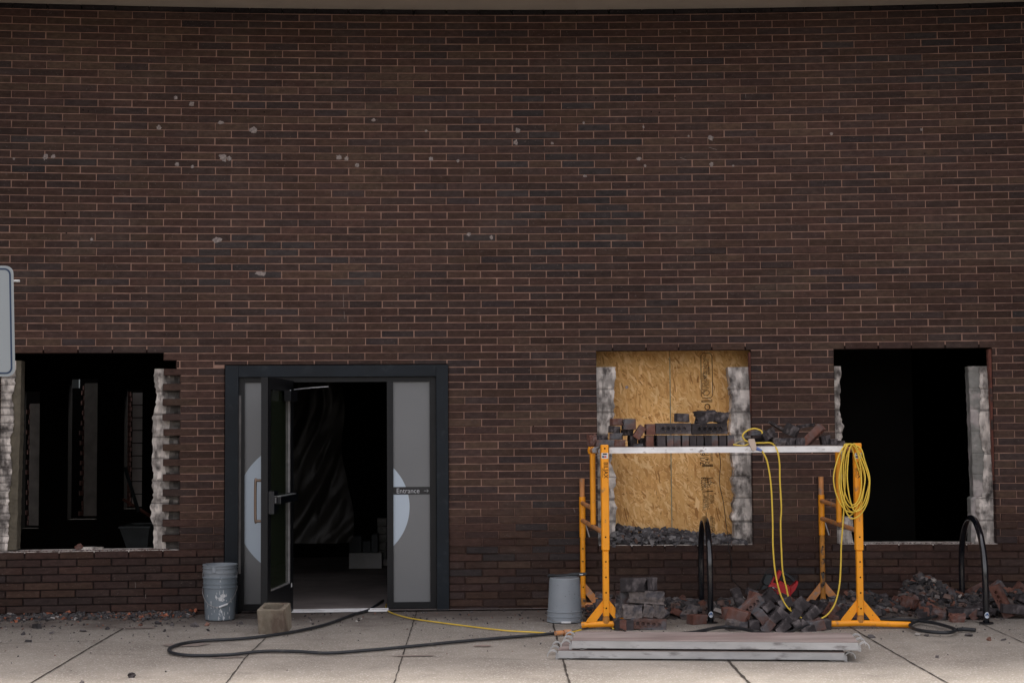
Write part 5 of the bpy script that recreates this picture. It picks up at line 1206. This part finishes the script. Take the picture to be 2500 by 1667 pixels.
def RP(X,Y,gy,mode,roll,yaw,kind,m,label,**k):
    px,py=s8(X,Y); return brick(px,py,G(px,gy).y,mode,roll,yaw,kind,m,label,go_,**k)
RP(675,845,1478,'side',-4,-12,'half','loose_dark','dark brick with red end high in the mound left of the right rack',sc=(.95,1,1.25)); RP(795,800,1478,'side',-72,0,'crusthalf','morty','upright crusted piece in the mound left of the right rack'); RP(895,750,1474,'side',28,0,'third','loose','pale brown piece at the top of the mound',sc=(1,1,1)); RP(935,880,1490,'side',60,12,'half','loose','brown brick standing aslant right of the mound',sc=(1,1,1.35))
RP(1048,860,1492,'side',-66,0,'half','loose','pale brick leaning against the right rack back leg',sc=(1.25,1,1)); RP(815,988,1508,'side',-6,16,'half','loose_red','reddish brick lying in front of the mound',sc=(.95,1,1.3)); RP(1140,1000,1510,'side',2,-4,'full','loose_dark','long grey brick with orange edge lying left of the right rack front leg',sc=(.9,1,1.35))
RP(1245,1015,1510,'side',40,0,'third','loose_red','orange broken end beside the long grey brick',sc=(1,1,1.2)); RP(1080,1055,1516,'side',0,0,'chunk','loose_red','dark red lump on the sidewalk left of the right rack',sc=(.85,.8,.9)); RP(1235,780,1482,'side',28,-10,'full','loose_red','long reddish brick sloping behind the right rack',sc=(1,1,1.1)); RP(1270,690,1478,'side',33,0,'full2','loose','long grey brick topping the pile behind the right rack',sc=(1,1,1.2))
RP(1410,790,1486,'side',36,0,'full','loose','greyish brick sloping down right of the rack',sc=(.8,1,1.2)); RP(1515,890,1506,'bed',-64,-34,'full','loose_red','orange cored brick leaning at the right end of the rubble',sc=(1,.95,1.5)); RP(1640,820,1490,'bed',48,0,'full','loose_red','red brown brick propped behind the orange cored one',sc=(.75,1,1)); RP(1640,965,1508,'side',-5,0,'full','loose_dark','dark brick lying at the far right below the propped one',sc=(.8,1,1.3)); RP(1710,870,1500,'side',-25,0,'third','loose_dark','dark piece at the right edge of the picture')
RP(50,955,1500,'side',-4,14,'half','loose','brown brick left of the right scaffold front leg',sc=(1.1,1,1.3)); RP(80,885,1490,'side',12,0,'crusthalf','loose_dark','grey lump behind the brown brick by the right scaffold front leg'); RP(235,885,1490,'side',0,0,'chunk','morty','pale grey lump right of the right scaffold front leg'); RP(320,885,1488,'side',20,0,'chunk2','loose_dark','dark angular lump beside the pale grey lump'); RP(340,960,1500,'side',-20,0,'third','loose','small brown piece in front of the dark angular lump'); RP(525,890,1490,'side',-35,0,'third','loose_red','dark red piece at the left foot of the mound')
rr=random.Random(77); used=set()
kindw={'half':'half brick','third':'brick stub','crusthalf':'crusted brick piece','chunk':'rough lump'}
matw={'loose':'brown','loose_dark':'blackish','loose_red':'reddish','morty':'pale grey'}
for i in range(90):
    px=rr.choice([rr.uniform(2110,2500),rr.uniform(1580,1700),rr.uniform(1900,2100),rr.uniform(2140,2500)]); gy=rr.uniform(1489,1512); g_=G(px,gy)
    zone='left of the left rack' if px<1705 else 'behind the brick heap' if px<2000 else 'behind right scaffold foot' if px<2110 else 'left of the rubble mound' if px<2210 else 'on the rubble mound' if px<2330 else 'under the right rack' if px<2420 else 'at the far right'
    kd=rr.choice(['half','third','crusthalf','chunk','half']); mt_=rr.choice(['loose','loose_dark','loose_red','morty','loose_dark']); nearw='close to the wall' if gy<1500 else 'at the front edge'
    key=(zone,kd,mt_,nearw)
    if key in used or len(used)>=46: continue
    used.add(key)
    hz=.03+.9*(.12 if 2200<px<2330 else .05)*max(0,(1512-gy)/23); k=rr.uniform(.6,1.0)
    o=bpy.data.objects.new('brick_piece',proto(kd,mt_)); COL.objects.link(o)
    o.matrix_world=Matrix.Translation(Vector((g_.x,g_.y,hz)))@Matrix.Rotation(rr.uniform(0,6.28),4,'Z')@Matrix.Rotation(rr.gauss(0,.5),4,'X')@Matrix.Rotation(rr.gauss(0,.4),4,'Y')@Matrix.Diagonal((k,k,k*1.1,1))
    tag(o,'%s %s in rubble %s, %s'%(matw[mt_],kindw[kd],zone,nearw),'brick piece','broken brick pieces half sunk in the rubble along the wall')
# bricks in the sill rubble and on the left sill
p=PY(1600,1306,.12); brick(1600,1307,.10,'side',-38,10,'third','loose','brownish brick lump poking out of the rubble on the middle sill',go_,sc=(.75,.8,1.1))
brick(1506+14,1292,.12,'side',-35,0,'slab','loose_dark','dark slab standing up from the rubble on the middle sill',go_,sc=(.8,.8,2)); brick(1781,1319,.06,'side',0,0,'bit','loose_red','pinkish crumb at the right end of the middle sill',go_); brick(1765,1321,.05,'side',0,0,'bit','blockgrey','white crumb beside the pinkish one on the middle sill',go_,sc=(.5,.6,.6),cat='rubble')
brick(193,1334,.02,'side',20,0,'bit','loose_red','red brick crumb on the left window sill',go_,sc=(.75,.8,.9)); brick(227,1338,.02,'side',0,0,'slab','block','flat pale mortar piece on the left window sill',go_,sc=(1.05,.6,1.0),cat='mortar piece',name='mortar_piece')
brick(322,1647,G(322,1651).y,'side',0,0,'bit','loose_dark','lone dark stone on the sidewalk at the lower left',go_,sc=(.55,.6,.6),cat='stone',name='stone')

# ================================================================== red demolition tool
# pixel frame (1800+X/14.7,1380+Y/14.7) flat side towards the street
yT=G(1880,1500).y+.13
tool=empty('demolition_hammer',PY(1885,1430,yT),'red and black electric demolition hammer lying on top of the brick heap','power tool'); tO=PY(1885,1430,yT)
def TP(X,Y,dy=0): p=PY(1800+X/14.7,1380+Y/14.7,yT)-tO; p.y+=dy; return p
def tpoly(mb,P,d0,d1,mi=0):
    n=len(P); vs=[TP(x,y,d0) for x,y in P]+[TP(x,y,d1) for x,y in P]
    # inner slightly smaller front for a soft edge
    c=Vector((0,0,0)); 
    for q in vs[:n]: c+=q/n
    fr=[TP(x,y,d0-.008) for x,y in P]; fr=[q+(Vector((c.x,q.y,c.z))-q)*.10 for q in fr]
    o=vs+fr; fs=[tuple(range(2*n,3*n))[::-1],tuple(range(n,2*n))]+[(i,(i+1)%n,(i+1)%n+n,i+n) for i in range(n)]+[(i+2*n,(i+1)%n+2*n,(i+1)%n,i) for i in range(n)]
    mb.add(o,fs,mi)
mb=MB()
tpoly(mb,[(1130,640),(1390,700),(1500,520),(1640,600),(1900,740),(1880,920),(1900,1000),(1880,1110),(1450,1080),(1300,880),(1080,740)],-.04,.05)
tpoly(mb,[(1150,600),(1270,380),(1340,400),(1240,590),(1400,640),(1390,700),(1180,660)],-.025,.035)
tpoly(mb,[(1340,520),(1450,200),(1500,150),(1590,200),(1560,300),(1480,470),(1400,620)],-.02,.03)
tpoly(mb,[(1880,760),(2060,620),(2100,530),(2170,550),(2160,660),(2060,870),(1960,980),(1880,1100)],-.02,.03)
smooth_angle(mb.build('housing',M['red'],tool),40)
mb=MB(); mb.tube([TP(1600,240),TP(1700,290),TP(1860,400),TP(2050,560)],.014,10,rr=[.011,.015,.016,.015]); smooth_angle(mb.build('grip',M['toolblack'],tool))
mb=MB(); tpoly(mb,[(1000,320),(1200,290),(1270,390),(1150,620),(1120,700),(960,690),(900,600),(940,440)],-.035,.04); tpoly(mb,[(900,700),(1050,640),(1100,760),(960,830),(830,860)],-.02,.02)
smooth_angle(mb.build('motor_cap',M['toolblack'],tool),40)
mb=MB(); tpoly(mb,[(1180,720),(1410,800),(1390,860),(1180,780)],-.051,-.045); tpoly(mb,[(1320,860),(1400,900),(1380,930),(1310,890)],-.051,-.045); mb.build('rating_plate',M['toolblack'],tool)
mb=MB(); tpoly(mb,[(1210,745),(1280,770),(1270,790),(1205,765)],-.0625,-.060); mb.build('plate_lettering',M['paintwhite'],tool)
mb=MB(); mb.tube(catmull([TP(1470,180),TP(1330,140),TP(1200,105),TP(1090,160),TP(1000,280),TP(860,540),TP(740,760),TP(620,960),TP(540,1090,.02)],6),.0045,6); mb.build('power_cable',M['wire'],tool,smooth=True)

# ================================================================== rubble (uncountable)
def chips(name,label,pos,seed,cols,kind='stuff'):
    """pos: list of (Vector,size)"""
    r=random.Random(seed); mb=MB()
    for p,s in pos:
        c=r.choices([q for q,_ in cols],[q for _,q in cols])[0]; k=r.uniform(.75,1.3); c=tuple(x*k for x in c)
        dx,dy,dz=s*r.uniform(.6,1.3),s*r.uniform(.6,1.2),s*r.uniform(.22,.7)
        Rr=Matrix.Rotation(r.uniform(0,6.3),3,'Z')@Matrix.Rotation(r.gauss(0,.35),3,'X')@Matrix.Rotation(r.gauss(0,.35),3,'Y')
        P=[]
        for ix in (-1,1):
            for iy in (-1,1):
                for iz in (-1,1): P.append((ix,iy,iz))
        P=[(-1,-1,-1),(1,-1,-1),(1,1,-1),(-1,1,-1),(-1,-1,1),(1,-1,1),(1,1,1),(-1,1,1)]
        V=[]
        for a,b_,c_ in P:
            t=.8 if c_>0 else 1
            V.append(p+Rr@Vector((a*dx/2*t*r.uniform(.55,1.1),b_*dy/2*t*r.uniform(.55,1.1),c_*dz/2*r.uniform(.6,1.1))))
        mb.hexa(V,0,c)
    o=mb.build(name,M['rubble'],origin=(pos[0][0].x,pos[0][0].y,0)); tag(o,label,'rubble',kind=kind); return o
GREY=[((.070,.064,.065),5),((.038,.035,.037),4),((.13,.115,.11),2),((.12,.08,.068),2.4),((.16,.075,.055),1.4),((.27,.24,.22),.25)]
r=random.Random(31)
def hmound(x,y):
    """rubble bed height by place along the wall"""
    d=-(y+x*x/(2*RW)) # distance out from wall face (approx)
    h=0
    def gb(px,gy,hh,sx,sy):
        c=G(px,gy); return hh*math.exp(-((x-c.x)/sx)**2-((y-c.y)/sy)**2)
    h=gb(1560,1500,.05,.35,.18)+gb(1640,1497,.075,.25,.22)+gb(1790,1496,.09,.35,.2)+gb(1950,1498,.06,.5,.2)+gb(2080,1496,.085,.25,.15)+gb(2140,1497,.10,.25,.16)+gb(2240,1488,.23,.17,.17)+gb(2300,1490,.15,.22,.17)+gb(2420,1492,.14,.25,.2)+gb(2500,1496,.11,.3,.2)+gb(1460,1500,.05,.15,.2)
    h+= .015*max(0,mnoise.noise(Vector((x*4,y*4,0))))
    return h
xa=G(1430,1500).x; xb=6.3
hf=MB(); nx,ny=150,26; vs=[]
for j in range(ny+1):
    for i in range(nx+1):
        x=xa+(xb-xa)*i/nx; yw=WM(x,0,0).y-.004; y=yw-.95*j/ny; z=hmound(x,y)-.012+.012*mnoise.noise(Vector((x*16,y*16,3)))
        if j==ny or i==0: z=-.02
        vs.append((x,y,z))
hf.add(vs,[(j*(nx+1)+i,(j+1)*(nx+1)+i,(j+1)*(nx+1)+i+1,j*(nx+1)+i+1) for j in range(ny) for i in range(nx)])
o=hf.build('rubble_bed',M['grit'],smooth=True); tag(o,'bed of grey grit and crushed mortar heaped along the foot of the wall','rubble',kind='stuff')
pos=[]
for _ in range(7000):
    x=r.uniform(xa,xb); yw=WM(x,0,0).y; d=abs(r.gauss(0,.30))+.02
    if d>1.05: continue
    y=yw-d; h=hmound(x,y); p_=min(1,.36+h*10)
    if r.random()>p_: continue
    s=r.choice([.018,.028,.04,.055,.08]) if h>.03 else r.choice([.008,.012,.018,.028,.04])
    pos.append((Vector((x,y,max(.003,h)+s*.12)),s))
chips('mortar_rubble','grey mortar and brick rubble spread along the foot of the wall under the scaffold',pos,5,GREY)
pos=[]
xl_=-5.2; xr_=W(480,1490)[0]
for _ in range(1500):
    x=r.uniform(xl_,xr_); yw=WM(x,0,0).y; d=abs(r.gauss(0,.13))+.015; s=r.choice([.012,.018,.028,.04]); 
    pos.append((Vector((x,yw-d,.004+s*.15+.03*math.exp(-(d/.1)**2)*r.random())),s))
chips('mortar_rubble','thin drift of grey and orange rubble along the wall below the left opening',pos,6,[((.09,.085,.085),5),((.06,.055,.057),4),((.34,.12,.07),.7),((.30,.28,.27),.4),((.16,.10,.08),1)])
pos=[]
for _ in range(1300):
    s_=r.uniform(sW2L+.06,sW2R-.06); d=-r.uniform(.01,.29); t=(s_-sW2L)/(sW2R-sW2L); H=.13*(1-t)**.7*(1 if t>.12 else t/.12)+.03+.03*max(0,mnoise.noise(Vector((s_*6,0,0)))); H*= .35+.65*min(1,-d/.2)
    z=zsill+r.uniform(.0,1)*H; pos.append((WM(s_,d,z+.008),r.choice([.025,.035,.05,.07])))
sr=chips('mortar_rubble','dark mortar rubble heaped on the sill in front of the boards',pos,8,[((.12,.115,.12),5),((.07,.066,.07),4),((.20,.19,.19),2.5),((.14,.09,.075),.5)])
pos=[]
for _ in range(500):
    s_=r.uniform(sW1L+.12,s399+.05); pos.append((WM(s_,-r.uniform(.0,.12),zsill+.006),r.choice([.006,.01,.015])))
for _ in range(260):
    s_=r.uniform(sW3L+.05,sW3R-.05); pos.append((WM(s_,-r.uniform(.0,.12),zsill+.006),r.choice([.006,.01,.014])))
chips('mortar_crumbs','fine crumbs of mortar and brick along the window sills',pos,9,[((.17,.11,.09),5),((.10,.08,.08),4),((.32,.30,.29),1)])
# grit on the sidewalk
pos=[]
for _ in range(2600):
    x=r.uniform(-5.2,5.6); yw=WM(x,0,0).y; d=abs(r.gauss(0,1.1))+.05
    if d>4.5: continue
    if sDL-.2<x<1.0 and r.random()<.55: continue
    s=r.choice([.004,.006,.008,.012]) if d>.9 else r.choice([.006,.009,.014,.02])
    pos.append((Vector((x,yw-d,.003)),s))
for px,py,s in [(343,1524,.05),(386,1520,.055),(420,1524,.05),(475,1526,.07),(505,1524,.045),(508,1537,.035),(402,1538,.03),(1190,1520,.02),(203,1538,.05),(125,1543,.045),(57,1546,.04),(70,1563,.05),(262,1533,.045),(90,1530,.09),(410,1552,.02),(588,1520,.05),(405,1510,.05),(2240,1548,.05),(2262,1549,.045),(2366,1549,.07),(2202,1526,.05),(2128,1553,.07),(2287,1601,.03),(200,1665,.035),(2415,1560,.04),(2450,1560,.05)]:
    pos.append((G(px,py,.006),s))
chips('grit','scattered grit and brick crumbs on the sidewalk',pos,10,[((.06,.055,.057),5),((.10,.09,.09),3),((.20,.11,.085),1),((.30,.28,.26),.6)])
for m in bpy.data.materials:
    if '_x' in m: del m['_x']
